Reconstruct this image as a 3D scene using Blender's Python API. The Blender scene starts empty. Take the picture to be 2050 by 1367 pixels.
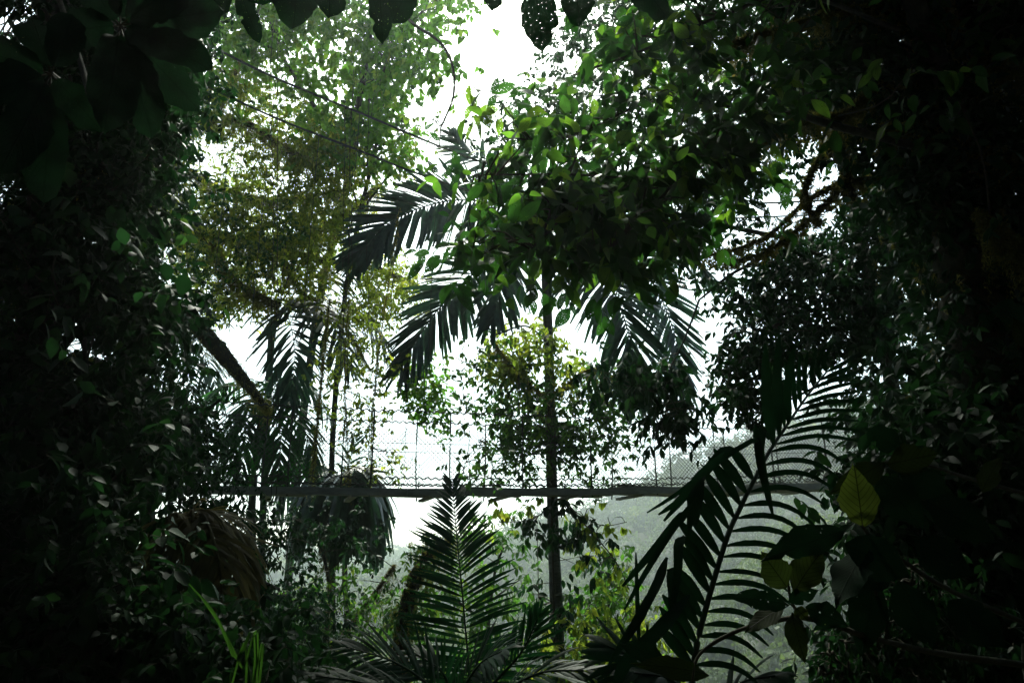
import bpy, math, random
import numpy as np
rng = np.random.default_rng(7)
random.seed(7)
R = math.radians
sc = bpy.context.scene
col = sc.collection

# ------------------------------------------------------------------ camera
F, CX, CY = 1480.0, 1025.0, 683.5          # focal length and centre in photograph pixels
PITCH = R(16.8)
cam_d = bpy.data.cameras.new('camera'); cam = bpy.data.objects.new('camera', cam_d); col.objects.link(cam)
cam.location = (0, 0, 0); cam.rotation_euler = (R(90) + PITCH, 0, 0)
cam_d.sensor_width = 36; cam_d.lens = 36 * F / 2050; cam_d.clip_start = 0.05; cam_d.clip_end = 5000
sc.camera = cam

# ------------------------------------------------------------------ world, sun, exposure
SUN_EL, SUN_AZ = R(52), R(-6)              # azimuth from +Y, positive to the right
w = bpy.data.worlds.new('World'); sc.world = w; w.use_nodes = True
nt = w.node_tree
sky = nt.nodes.new('ShaderNodeTexSky'); sky.sky_type = 'NISHITA'; sky.sun_disc = False
sky.sun_elevation = SUN_EL; sky.sun_rotation = SUN_AZ; sky.altitude = 1200
sky.air_density = 1.0; sky.dust_density = 6.0; sky.ozone_density = 1.0
bg = nt.nodes['Background']; wb = nt.nodes.new('ShaderNodeVectorMath'); wb.operation = 'MULTIPLY'; wb.inputs[1].default_value = (.90, 1.0, .93)
nt.links.new(sky.outputs[0], wb.inputs[0]); nt.links.new(wb.outputs[0], bg.inputs[0]); bg.inputs[1].default_value = 0.15
sd = bpy.data.lights.new('sun', 'SUN'); so = bpy.data.objects.new('sun', sd); col.objects.link(so)
sd.energy = 4.5; sd.angle = R(6); sd.color = (0.97, 1.0, 0.86)
so.rotation_euler = (R(90) - SUN_EL, 0, R(180) - SUN_AZ + 0)
so.rotation_euler = (-(R(90) - SUN_EL), 0, -SUN_AZ)
sc.view_settings.view_transform = 'Standard'; sc.view_settings.look = 'None'
sc.view_settings.exposure = 1.22; sc.view_settings.gamma = 1
cy = sc.cycles
cy.use_denoising = True; cy.max_bounces = 6; cy.transparent_max_bounces = 8
cy.diffuse_bounces = 3; cy.glossy_bounces = 2; cy.transmission_bounces = 4; cy.volume_bounces = 1
cy.sample_clamp_indirect = 6

# ------------------------------------------------------------------ helpers
cp, sp_ = math.cos(PITCH), math.sin(PITCH)
def P(px, py, d):
    """world point d metres ahead (along +Y) on the sight line of photograph pixel px, py"""
    a = (np.asarray(px, float) - CX) / F; b = (CY - np.asarray(py, float)) / F
    Y = cp - b * sp_; Z = sp_ + b * cp; k = np.asarray(d, float) / Y
    return np.stack(np.broadcast_arrays(a * k, Y * k, Z * k), -1)
def nrm(v): return v / (np.linalg.norm(v, axis=-1, keepdims=True) + 1e-9)

class MB:
    def __init__(s): s.v = []; s.t = []; s.l = []; s.f = []; s.c = []; s.n = 0
    def add(s, V, faces, tint=0.5, luv=None):
        """V (n,3); faces: int array (m,3) or (m,4) or list of such"""
        V = np.asarray(V, float).reshape(-1, 3)
        if not isinstance(faces, list): faces = [faces]
        for f in faces:
            f = np.asarray(f, np.int32)
            if f.size: s.f.append((f + s.n).reshape(-1)); s.c.append(np.full(len(f), f.shape[1], np.int32))
        s.v.append(V); s.t.append(np.broadcast_to(np.asarray(tint, float), (len(V),)).copy())
        s.l.append(np.zeros((len(V), 3)) if luv is None else luv)
        s.n += len(V)
    def build(s, name, mat, parent=None, smooth=True):
        me = bpy.data.meshes.new(name)
        if s.n:
            V = np.concatenate(s.v); L = np.concatenate(s.f); C = np.concatenate(s.c)
            if parent is not None: V = V - np.array(parent.location)
            me.vertices.add(len(V)); me.vertices.foreach_set('co', V.astype(np.float32).ravel())
            me.loops.add(len(L)); me.loops.foreach_set('vertex_index', L)
            me.polygons.add(len(C)); st = np.concatenate([[0], np.cumsum(C)[:-1]]).astype(np.int32)
            me.polygons.foreach_set('loop_start', st)
            me.polygons.foreach_set('use_smooth', np.full(len(C), smooth))
            me.update(calc_edges=True)
            a = me.attributes.new('tint', 'FLOAT', 'POINT'); a.data.foreach_set('value', np.concatenate(s.t).astype(np.float32))
            b = me.attributes.new('luv', 'FLOAT_VECTOR', 'POINT'); b.data.foreach_set('vector', np.concatenate(s.l).astype(np.float32).ravel())
        me.materials.append(mat)
        o = bpy.data.objects.new(name, me); col.objects.link(o)
        if parent is not None: o.parent = parent
        return o
def empty(name, loc, label, cat, group=None):
    o = bpy.data.objects.new(name, None); col.objects.link(o); o.location = tuple(float(x) for x in loc)
    o.empty_display_size = 0.2
    return tag(o, label, cat, group)
def tag(o, label=None, cat=None, group=None, kind=None):
    for k, v in (('label', label), ('category', cat), ('group', group), ('kind', kind)):
        if v: o[k] = v
    return o

def smooth_path(p, n):
    p = np.asarray(p, float); m = len(p)
    if m < 3: 
        t = np.linspace(0, 1, n)[:, None]; return p[0] * (1 - t) + p[-1] * t
    q = np.vstack([2 * p[0] - p[1], p, 2 * p[-1] - p[-2]])
    u = np.linspace(0, m - 1 - 1e-6, n); i = u.astype(int); f = (u - i)[:, None]
    a, b, c, d = q[i], q[i + 1], q[i + 2], q[i + 3]
    return 0.5 * ((2 * b) + (c - a) * f + (2 * a - 5 * b + 4 * c - d) * f ** 2 + (3 * b - a - 3 * c + d) * f ** 3)
def frames(p):
    T = nrm(np.gradient(p, axis=0)); U = np.array([0.13, -0.21, 0.97]); 
    S = nrm(np.cross(T, U)); bad = np.abs(T @ U) > 0.97
    if bad.any(): S[bad] = nrm(np.cross(T[bad], np.array([0, 1.0, 0.1])))
    return T, S, nrm(np.cross(S, T))
def tube(mb, pts, r, n=None, sides=7, rough=0.0, tint=0.5, smooth=True):
    pts = np.asarray(pts, float)
    n = n or max(2, len(pts) * 5)
    p = smooth_path(pts, n) if smooth else pts; n = len(p)
    rr = np.interp(np.linspace(0, 1, n), np.linspace(0, 1, len(np.atleast_1d(r))), np.atleast_1d(r)) if np.size(r) > 1 else np.full(n, float(r))
    T, S, N = frames(p)
    a = np.linspace(0, 2 * math.pi, sides, endpoint=False)
    k = rr[:, None] * (1 + rough * rng.normal(size=(n, sides)) * 0.35)
    V = p[:, None] + k[..., None] * (np.cos(a)[None, :, None] * S[:, None] + np.sin(a)[None, :, None] * N[:, None])
    i = np.arange(n - 1)[:, None] * sides; j = np.arange(sides)[None]; j2 = (j + 1) % sides
    f = np.stack([i + j, i + j2, i + sides + j2, i + sides + j], -1).reshape(-1, 4)
    mb.add(V, f, tint)
    if sides <= 4 or True:
        c0 = np.arange(sides)[None, ::-1]; 
        if sides in (3, 4): mb.f.append((c0.reshape(-1) + mb.n - n * sides).astype(np.int32)); mb.c.append(np.array([sides], np.int32))
    return p
def boxes(mb, c, ax, ay, az, tint=0.5):
    """oriented boxes: centres (n,3), half-axis vectors (n,3) each"""
    c, ax, ay, az = [np.atleast_2d(np.asarray(q, float)) for q in (c, ax, ay, az)]
    s = np.array([[x, y, z] for x in (-1, 1) for y in (-1, 1) for z in (-1, 1)], float)
    V = c[:, None] + s[None, :, 0:1] * ax[:, None] + s[None, :, 1:2] * ay[:, None] + s[None, :, 2:3] * az[:, None]
    f0 = np.array([[0, 1, 3, 2], [4, 6, 7, 5], [0, 4, 5, 1], [2, 3, 7, 6], [0, 2, 6, 4], [1, 5, 7, 3]])
    f = (np.arange(len(V))[:, None, None] * 8 + f0[None]).reshape(-1, 4)
    mb.add(V, f, np.repeat(np.broadcast_to(tint, (len(V),)), 8))

# leaf templates: x across (-.5...5), y along (0..1), rows of left, mid, right
def template(prof, fold=0.10):
    """prof: list of (t, halfwidth)"""
    V, Fq, Ft = [], [], []
    V.append((0, prof[0][0], 0))
    rows = []
    for t, h in prof[1:-1]:
        b = len(V); V += [(-h, t, fold * h * 2), (0, t, 0), (h, t, fold * h * 2)]; rows.append(b)
    tip = len(V); V.append((0, prof[-1][0], 0))
    Ft += [(0, rows[0] + 1, rows[0]), (0, rows[0] + 2, rows[0] + 1)]
    for a, b in zip(rows[:-1], rows[1:]):
        Fq += [(a, a + 1, b + 1, b), (a + 1, a + 2, b + 2, b + 1)]
    z = rows[-1]; Ft += [(z, z + 1, tip), (z + 1, z + 2, tip)]
    return np.array(V, float), [np.array(Ft), np.array(Fq) if Fq else np.zeros((0, 4), int)]
TINY = (np.array([(0, 0, 0), (-.5, .45, .06), (0, 1, 0), (.5, .45, .06)], float), [np.array([(0, 2, 1), (0, 3, 2)])])
LANCE = template([(0, 0), (.22, .36), (.5, .5), (.78, .3), (1, 0)])
HEART = template([(0.08, 0), (.0, .34), (.25, .5), (.6, .34), (1, 0)], .14)
BIG = template([(0, 0), (.06, .13), (.15, .29), (.27, .43), (.4, .5), (.53, .49), (.66, .41), (.78, .28), (.88, .14), (.95, .045), (1, 0)], .12)
ROUND = template([(0, 0), (.05, .2), (.15, .34), (.3, .45), (.48, .5), (.66, .5), (.82, .42), (.93, .26), (1, 0)], .06)
_t = np.array([[0, 0], [.06, .13], [.15, .29], [.27, .43], [.4, .5], [.53, .49], [.66, .41], [.78, .28], [.88, .14], [.95, .045], [1, 0]])
_r = np.array([[0, 0], [.05, .2], [.15, .34], [.3, .45], [.48, .5], [.66, .5], [.82, .42], [.93, .26], [1, 0]])
def near_leaf(prof, bite=.35):
    """one-off leaf outline: wavy, slightly lopsided, sometimes bitten, with curled edges; 5 columns x 30 rows"""
    n = 30; t = np.linspace(0, 1, n); h = np.interp(t, prof[:, 0], prof[:, 1]); V = []; ph = rng.uniform(0, 6.28, 6)
    side = []
    for e in (0, 1):
        k = h * (1 + .05 * np.sin(t * rng.uniform(8, 16) + ph[e]) + .035 * np.sin(t * 34 + ph[2 + e]) + .02 * rng.normal(size=n)) * rng.uniform(.9, 1.08)
        if rng.random() < bite: c = rng.uniform(.3, .9); k = k * (1 - rng.uniform(.25, .6) * np.exp(-((t - c) / rng.uniform(.025, .07)) ** 2))
        side.append(k)
    cup = rng.uniform(.02, .5); wav = rng.uniform(.02, .07); mid = .035 * np.sin(t * 3 + ph[4])
    for i in range(n):
        for x in (-1, -.5, 0, .5, 1):
            w_ = side[0][i] if x < 0 else side[1][i]
            V.append((x * w_ + mid[i], t[i], cup * abs(x) * h[i] * .7 - .35 * cup * x * x * h[i] + wav * x * abs(x) * math.sin(t[i] * 17 + ph[5] + 2 * x)))
    i = np.arange(n - 1)[:, None] * 5; j = np.arange(4)[None]
    return np.array(V, float), [np.stack([i + j, i + j + 1, i + j + 6, i + j + 5], -1).reshape(-1, 4)]
def leaves(mb, pos, dirn, normal, length, width, tpl, tint=None, bend=0.25):
    pos = np.atleast_2d(pos); N = len(pos)
    if N == 0: return
    D = nrm(np.atleast_2d(dirn)); n0 = np.atleast_2d(normal); S = nrm(np.cross(D, n0)); NN = np.cross(S, D)
    L = np.broadcast_to(length, (N,)).astype(float); W = np.broadcast_to(width, (N,)).astype(float)
    b = np.broadcast_to(bend, (N,)) * (0.4 + 1.2 * rng.random(N))
    V0, fs = tpl
    z = V0[None, :, 2] * W[:, None] - b[:, None] * L[:, None] * V0[None, :, 1] ** 2
    V = pos[:, None] + V0[None, :, 0:1] * W[:, None, None] * S[:, None] + V0[None, :, 1:2] * L[:, None, None] * D[:, None] + z[..., None] * NN[:, None]
    k = len(V0); off = (np.arange(N) * k)[:, None, None]
    if tint is None: tint = rng.random(N)
    tint = np.broadcast_to(tint, (N,))
    luv = np.tile(np.stack([V0[:, 0], V0[:, 1], np.zeros(k)], -1), (N, 1)); luv[:, 2] = np.repeat(rng.random(N), k)
    mb.add(V.reshape(-1, 3), [(f[None] + off).reshape(-1, f.shape[1]) for f in fs], np.repeat(tint, k), luv)

def in_poly(poly, x, y):
    poly = np.asarray(poly, float); ins = np.zeros(len(x), bool); j = len(poly) - 1
    for i in range(len(poly)):
        xi, yi = poly[i]; xj, yj = poly[j]
        c = ((yi > y) != (yj > y)) & (x < (xj - xi) * (y - yi) / (yj - yi + 1e-9) + xi); ins ^= c; j = i
    return ins
_NG = rng.random((32, 32, 32))
def vnoise(p, scale):
    q = np.asarray(p) * scale + 100; i = np.floor(q).astype(int); f = q - i; f = f * f * (3 - 2 * f); r = 0
    for a in (0, 1):
        for b in (0, 1):
            for c in (0, 1):
                wgt = (f[:, 0] if a else 1 - f[:, 0]) * (f[:, 1] if b else 1 - f[:, 1]) * (f[:, 2] if c else 1 - f[:, 2])
                r = r + wgt * _NG[(i[:, 0] + a) % 32, (i[:, 1] + b) % 32, (i[:, 2] + c) % 32]
    return r
def scatter(poly, d0, d1, n, holes=0.0, hs=1.2, avoid=()):
    poly = np.asarray(poly, float); lo, hi = poly.min(0), poly.max(0); out = []; got = 0
    for _ in range(60):
        x = rng.uniform(lo[0], hi[0], n * 2); y = rng.uniform(lo[1], hi[1], n * 2); m = in_poly(poly, x, y)
        for (ax, ay, arx, ary) in avoid: m &= ((x - ax) / arx) ** 2 + ((y - ay) / ary) ** 2 > rng.uniform(.7, 1.2, len(x))
        p = P(x[m], y[m], rng.uniform(d0, d1, m.sum()))
        if holes > 0: p = p[vnoise(p, hs) > holes]
        out.append(p); got += len(p)
        if got >= n: break
    return np.concatenate(out)[:n]
def rdir(n, down=0.0, out=None):
    v = rng.normal(size=(n, 3)); v[:, 2] = v[:, 2] * .6 - down
    return nrm(v)
def crown(mb, tw, centres, per, k, spread, L, ratio, tpl, droop=0.5, shoot=1.5, bones=None, twig_r=0.004, bend=0.25, every=1, flat=0.5):
    """clumps of leafy shoots; each clump hangs on a twig from the nearest bough"""
    nc = len(centres)
    if bones is not None and tw is not None and nc:
        for c in centres[::every]:
            j = np.argmin(((bones - c) ** 2).sum(1) + rng.random(len(bones)) * .3); b = bones[j]; mid = (b + c) / 2 + rng.normal(size=3) * .06 * np.linalg.norm(c - b) + np.array([0, 0, .05])
            tube(tw, [b, mid, c], [twig_r * 2.2, twig_r], n=6, sides=4)
    c = np.repeat(centres, per, 0); n = len(c)
    p = c + rng.normal(size=(n, 3)) * spread; sd_ = rdir(n, droop * .6)
    sl = L * shoot * (0.6 + 0.8 * rng.random(n))
    if tw is not None:
        # thin twig per shoot: 3-sided sliver
        q = p + sd_ * sl[:, None]; s = nrm(np.cross(sd_, rng.normal(size=(n, 3)))) * twig_r * .55; u = np.cross(nrm(s), sd_) * twig_r * .55
        V = np.stack([p - s, p + s, p + u * 1.6, q], 1).reshape(-1, 3); o = (np.arange(n) * 4)[:, None, None]
        tw.add(V, (np.array([[0, 1, 3], [1, 2, 3], [2, 0, 3]])[None] + o).reshape(-1, 3))
    t = (np.arange(k) + .6) / k
    pos = (p[:, None] + sd_[:, None] * (sl[:, None] * t[None])[..., None]).reshape(-1, 3)
    m = len(pos); SD = np.repeat(sd_, k, 0); side = nrm(np.cross(SD, np.array([.1, .1, 1.0])) + rng.normal(size=(m, 3)) * .35) * np.tile(np.where(np.arange(k) % 2, 1, -1), n)[:, None]
    D = side * .8 + SD * .6 + rng.normal(size=(m, 3)) * .3; D[:, 2] -= droop
    N = rng.normal(size=(m, 3)) * flat; N[:, 2] += 1
    ln = L * (0.55 + 0.6 * rng.random(m))
    tint = np.clip(np.repeat(rng.random(n), k) * .6 + rng.random(m) * .4 + np.repeat(np.repeat(rng.normal(size=nc) * .15, per), k), 0, 1)
    leaves(mb, pos, D, N, ln, ln * ratio * (0.85 + 0.3 * rng.random(m)), tpl, tint, bend)

def moss(mb, path, n, lmin, lmax, spread=0.03, size=0.03, dens=34):
    """hanging strands of moss and lichen under a bough"""
    path = np.asarray(path); i = rng.integers(0, len(path) - 1, n); f = rng.random((n, 1))
    p0 = path[i] * (1 - f) + path[i + 1] * f + rng.normal(size=(n, 3)) * spread
    ln = lmin + (lmax - lmin) * rng.random(n) ** 2.2
    k = max(4, int(dens))
    t = rng.random((n, k)); sway = rng.normal(size=(n, 1, 2)) * .10
    pos = np.repeat(p0[:, None], k, 1); pos[..., 2] -= t * ln[:, None]
    pos[..., :2] += sway * (t * ln[:, None])[..., None] + rng.normal(size=(n, k, 2)) * size * .3
    pos = pos.reshape(-1, 3); m = len(pos)
    D = rng.normal(size=(m, 3)); D[:, 2] -= 1.1
    l = size * (0.5 + rng.random(m))
    leaves(mb, pos, D, rng.normal(size=(m, 3)), l, l * .26, TINY, np.clip(np.repeat(rng.random(n), k) * .7 + rng.random(m) * .3, 0, 1), 0.1)
def fuzz(mb, path, rad, n, size):
    """short moss growing all round a bough"""
    path = np.asarray(path); i = rng.integers(0, len(path) - 1, n); f = rng.random((n, 1))
    o = nrm(rng.normal(size=(n, 3))); p = path[i] * (1 - f) + path[i + 1] * f
    r = np.interp(i / len(path), np.linspace(0, 1, len(np.atleast_1d(rad))), np.atleast_1d(rad)) if np.size(rad) > 1 else np.full(n, rad)
    D = o + rng.normal(size=(n, 3)) * .5; D[:, 2] -= .4; l = size * (0.4 + rng.random(n))
    leaves(mb, p + o * r[:, None] * .9, D, rng.normal(size=(n, 3)), l, l * .3, TINY, rng.random(n), 0.2)

def strip(mb, pts, width, across, n=7, fold=0.12, tint=0.5, prof='leaf', smooth=True, ragged=0):
    """a folded ribbon leaf along 3D points; width = full width in metres"""
    p = smooth_path(pts, n) if smooth else np.asarray(pts, float); n = len(p); T = nrm(np.gradient(p, axis=0))
    A = nrm(across - (T * across).sum(1, keepdims=True) * T) if np.ndim(across) == 2 else nrm(np.asarray(across, float)[None] - (T @ np.asarray(across, float))[:, None] * T)
    N = np.cross(T, A); t = np.linspace(0, 1, n)
    if prof == 'leaf': h = np.minimum(1, .25 + t / .22 * .75) * np.sqrt(np.clip(1 - ((t - .3) / .72).clip(0) ** 2, 0.0004, 1))
    elif prof == 'even': h = np.minimum(1, .35 + t / .12 * .65) * np.where(t > .9, .55, 1) * (1 - .25 * t)
    else: h = np.sin(np.clip(t, 0.02, .985) * math.pi) ** .6
    h = h * width / 2
    V = np.stack([p - A * h[:, None] + N * (fold * h)[:, None], p, p + A * h[:, None] + N * (fold * h)[:, None]], 1).reshape(-1, 3)
    i = np.arange(n - 1)[:, None] * 3
    f = np.concatenate([np.stack([i + 0, i + 1, i + 4, i + 3], -1), np.stack([i + 1, i + 2, i + 5, i + 4], -1)]).reshape(-1, 4)
    luv = np.zeros((n, 3, 3)); luv[:, 0, 0] = -.5; luv[:, 2, 0] = .5; luv[:, :, 1] = t[:, None]
    mb.add(V, f, tint, luv.reshape(-1, 3))
def frond(mb, rach, n, L, width, up=(0, 0, 1), a0=75, a1=25, droop=0.35, r0=.02, jit=.12, t0=.12, fold=.15, tint=.5, tipL=.35, baseL=.6, skip=0.03, sides=(1, -1), prof='leaf', mbr=None, lift=0.0, seg=6, split=0, twist=.25):
    p = smooth_path(rach, 60); T = nrm(np.gradient(p, axis=0)); U = np.asarray(up, float)
    tube(mbr or mb, p[::3], [r0, r0 * .25], n=24, sides=5, tint=.2)
    ts = np.linspace(t0, .995, n)
    for ti, t in enumerate(ts):
        i = min(59, int(t * 59)); q = p[i]; tt = T[i]; S = np.cross(tt, U); S /= np.linalg.norm(S) + 1e-9; N = np.cross(S, tt)
        prof_l = np.interp(t, [t0, .35, .7, 1], [baseL, 1, .85, tipL])
        for s in sides:
            if rng.random() < skip: continue
            a = R(np.interp(t, [t0, 1], [a0, a1])) + rng.normal() * jit
            D = S * s * math.sin(a) + tt * math.cos(a) + N * (lift + rng.normal() * jit)
            D /= np.linalg.norm(D); l = L * prof_l * (1 + rng.normal() * .08)
            dr = droop * (1 + rng.normal() * .35); u = np.linspace(0, 1, 5)[:, None]
            pts = q + D * l * u * (1 - .25 * abs(dr) * u) - np.array([0, 0, 1.0]) * l * dr * u ** 2
            A = np.cross(D, N) + rng.normal(size=3) * twist
            tn = np.clip(tint + rng.normal() * .2, 0, 1)
            if split and rng.random() < split:
                for e in (-1, 1):
                    pe = pts + e * nrm(A) * width * .3 * u * 1.3; strip(mb, pe, width * .5, A, seg, fold, tn, prof)
            else: strip(mb, pts, width * (0.85 + .3 * rng.random()), A, seg, fold, tn, prof)

# ------------------------------------------------------------------ materials
def mat_base(name):
    m = bpy.data.materials.new(name); m.use_nodes = True; t = m.node_tree; b = t.nodes['Principled BSDF']; return m, t, b, t.nodes['Material Output']
def node(t, typ, **kw):
    n = t.nodes.new(typ)
    for k, v in kw.items(): setattr(n, k, v)
    return n
def leaf_mat(name, c1, c2, c3=None, trans=0.35, tcol=None, rough=0.55, spec=0.08, veins=0.0, holes=0.0, hscale=60.0, nveins=16):
    m, t, b, out = mat_base(name); L = t.links.new
    at = node(t, 'ShaderNodeAttribute', attribute_name='tint')
    ramp = node(t, 'ShaderNodeValToRGB'); e = ramp.color_ramp.elements
    e[0].position = 0.0; e[0].color = (*c1, 1); e[1].position = 0.72; e[1].color = (*c2, 1)
    if c3: x = e.new(0.97); x.color = (*c3, 1)
    L(at.outputs['Fac'], ramp.inputs[0])
    tc = node(t, 'ShaderNodeTexCoord'); nz = node(t, 'ShaderNodeTexNoise'); nz.inputs['Scale'].default_value = 9.0; nz.inputs['Detail'].default_value = 3
    L(tc.outputs['Object'], nz.inputs['Vector'])
    mr = node(t, 'ShaderNodeMapRange'); L(nz.outputs['Fac'], mr.inputs['Value'])
    mr.inputs['From Min'].default_value = .3; mr.inputs['From Max'].default_value = .7; mr.inputs['To Min'].default_value = .6; mr.inputs['To Max'].default_value = 1.35
    mx = node(t, 'ShaderNodeVectorMath', operation='SCALE'); L(ramp.outputs[0], mx.inputs[0]); L(mr.outputs[0], mx.inputs['Scale'])
    colr = mx.outputs[0]; vein = None
    if veins > 0:
        la = node(t, 'ShaderNodeAttribute', attribute_name='luv'); sx = node(t, 'ShaderNodeSeparateXYZ'); L(la.outputs['Vector'], sx.inputs[0])
        ab = node(t, 'ShaderNodeMath', operation='ABSOLUTE'); L(sx.outputs[0], ab.inputs[0])
        m1 = node(t, 'ShaderNodeMath', operation='MULTIPLY_ADD'); L(ab.outputs[0], m1.inputs[0]); m1.inputs[1].default_value = -0.55; L(sx.outputs[1], m1.inputs[2])
        p2 = node(t, 'ShaderNodeMath', operation='POWER'); L(ab.outputs[0], p2.inputs[0]); p2.inputs[1].default_value = 2.0
        m0 = node(t, 'ShaderNodeMath', operation='MULTIPLY_ADD'); L(p2.outputs[0], m0.inputs[0]); m0.inputs[1].default_value = -.45; L(m1.outputs[0], m0.inputs[2])
        m2 = node(t, 'ShaderNodeMath', operation='MULTIPLY'); L(m0.outputs[0], m2.inputs[0]); m2.inputs[1].default_value = nveins
        pp = node(t, 'ShaderNodeMath', operation='PINGPONG'); L(m2.outputs[0], pp.inputs[0]); pp.inputs[1].default_value = 0.5
        v1 = node(t, 'ShaderNodeMapRange'); L(pp.outputs[0], v1.inputs['Value']); v1.inputs['From Min'].default_value = 0; v1.inputs['From Max'].default_value = .1; v1.inputs['To Min'].default_value = 1; v1.inputs['To Max'].default_value = 0
        v2 = node(t, 'ShaderNodeMapRange'); L(ab.outputs[0], v2.inputs['Value']); v2.inputs['From Min'].default_value = .008; v2.inputs['From Max'].default_value = .022; v2.inputs['To Min'].default_value = 1; v2.inputs['To Max'].default_value = 0
        mxm = node(t, 'ShaderNodeMath', operation='MAXIMUM'); L(v1.outputs[0], mxm.inputs[0]); L(v2.outputs[0], mxm.inputs[1]); vein = mxm.outputs[0]
        vs = node(t, 'ShaderNodeMapRange'); L(vein, vs.inputs['Value']); vs.inputs['To Min'].default_value = 1; vs.inputs['To Max'].default_value = 1 - veins
        ms = node(t, 'ShaderNodeVectorMath', operation='SCALE'); L(colr, ms.inputs[0]); L(vs.outputs[0], ms.inputs['Scale']); colr = ms.outputs[0]
    L(colr, b.inputs['Base Color']); b.inputs['Roughness'].default_value = rough; b.inputs['Specular IOR Level'].default_value = spec
    if vein is not None:
        bp = node(t, 'ShaderNodeBump'); bp.inputs['Strength'].default_value = .35; bp.inputs['Distance'].default_value = .004; L(vein, bp.inputs['Height']); L(bp.outputs[0], b.inputs['Normal'])
    tr = node(t, 'ShaderNodeBsdfTranslucent'); tm = node(t, 'ShaderNodeVectorMath', operation='MULTIPLY'); L(colr, tm.inputs[0])
    tm.inputs[1].default_value = tcol or (3.4, 3.0, 1.4); L(tm.outputs[0], tr.inputs['Color'])
    ad = node(t, 'ShaderNodeMixShader'); ad.inputs[0].default_value = trans; L(b.outputs[0], ad.inputs[1]); L(tr.outputs[0], ad.inputs[2])
    res = ad.outputs[0]
    if holes > 0:
        vo = node(t, 'ShaderNodeTexVoronoi'); vo.inputs['Scale'].default_value = hscale; L(tc.outputs['Object'], vo.inputs['Vector'])
        nn = node(t, 'ShaderNodeTexNoise'); nn.inputs['Scale'].default_value = hscale * .12; L(tc.outputs['Object'], nn.inputs['Vector'])
        h1 = node(t, 'ShaderNodeMath', operation='MULTIPLY'); L(nn.outputs['Fac'], h1.inputs[0]); h1.inputs[1].default_value = holes
        lt = node(t, 'ShaderNodeMath', operation='LESS_THAN'); L(vo.outputs['Distance'], lt.inputs[0]); L(h1.outputs[0], lt.inputs[1])
        tp = node(t, 'ShaderNodeBsdfTransparent'); mm = node(t, 'ShaderNodeMixShader'); L(lt.outputs[0], mm.inputs[0]); L(res, mm.inputs[1]); L(tp.outputs[0], mm.inputs[2]); res = mm.outputs[0]
    L(res, out.inputs['Surface']); return m
def rough_mat(name, c1, c2, scale=6.0, rough=0.9, bump=0.6, dist=.02, stretch=(1, 1, 1), spec=.2):
    m, t, b, out = mat_base(name); L = t.links.new
    tc = node(t, 'ShaderNodeTexCoord'); mp = node(t, 'ShaderNodeMapping'); mp.inputs['Scale'].default_value = stretch; L(tc.outputs['Object'], mp.inputs[0])
    nz = node(t, 'ShaderNodeTexNoise'); nz.inputs['Scale'].default_value = scale; nz.inputs['Detail'].default_value = 8; nz.inputs['Roughness'].default_value = .65; L(mp.outputs[0], nz.inputs['Vector'])
    r = node(t, 'ShaderNodeValToRGB'); e = r.color_ramp.elements; e[0].position = .32; e[0].color = (*c1, 1); e[1].position = .68; e[1].color = (*c2, 1)
    L(nz.outputs['Fac'], r.inputs[0]); L(r.outputs[0], b.inputs['Base Color']); b.inputs['Roughness'].default_value = rough; b.inputs['Specular IOR Level'].default_value = spec
    bp = node(t, 'ShaderNodeBump'); bp.inputs['Strength'].default_value = bump; bp.inputs['Distance'].default_value = dist; L(nz.outputs['Fac'], bp.inputs['Height']); L(bp.outputs[0], b.inputs['Normal'])
    return m
M = {}
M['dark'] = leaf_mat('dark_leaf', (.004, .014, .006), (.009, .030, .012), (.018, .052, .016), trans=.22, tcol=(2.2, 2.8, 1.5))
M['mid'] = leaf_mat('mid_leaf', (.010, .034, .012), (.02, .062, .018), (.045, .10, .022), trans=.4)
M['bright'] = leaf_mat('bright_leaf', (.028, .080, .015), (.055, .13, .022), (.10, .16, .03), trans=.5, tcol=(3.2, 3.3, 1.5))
M['scrub'] = leaf_mat('scrub_leaf', (.014, .045, .010), (.035, .085, .016), (.08, .12, .022), trans=.42, tcol=(2.6, 2.8, 1.3))
M['olive'] = leaf_mat('olive_leaf', (.03, .052, .012), (.065, .095, .02), (.13, .15, .034), trans=.62, tcol=(4.0, 3.8, 1.6))
M['moss'] = leaf_mat('moss', (.05, .058, .018), (.10, .105, .034), (.18, .17, .06), trans=.5, tcol=(3.0, 2.9, 1.5), rough=.8, spec=.1)
M['darkmoss'] = leaf_mat('dark_moss', (.04, .045, .014), (.085, .085, .026), (.15, .14, .05), trans=.45, tcol=(2.4, 2.3, 1.3), rough=.8, spec=.1)
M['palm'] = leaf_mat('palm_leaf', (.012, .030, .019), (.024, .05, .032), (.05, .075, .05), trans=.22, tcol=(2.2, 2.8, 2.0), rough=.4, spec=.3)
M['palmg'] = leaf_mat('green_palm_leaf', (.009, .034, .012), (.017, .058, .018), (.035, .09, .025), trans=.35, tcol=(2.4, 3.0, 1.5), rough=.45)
M['nearpalm'] = leaf_mat('shaded_palm_leaf', (.004, .016, .008), (.007, .026, .012), (.015, .04, .016), trans=.22, tcol=(2.0, 3.0, 1.7), rough=.5)  # palm green with shade darkened into the leaf colour
M['dry'] = leaf_mat('dry_palm_leaf', (.045, .042, .02), (.085, .078, .036), (.13, .12, .06), trans=.3, tcol=(2.2, 2.1, 1.3), rough=.6)
M['broad'] = leaf_mat('broad_leaf', (.006, .024, .009), (.018, .058, .016), (.075, .14, .02), trans=.42, tcol=(3.2, 3.4, 1.4), veins=.4, holes=.36, hscale=95, rough=.4)
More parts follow.
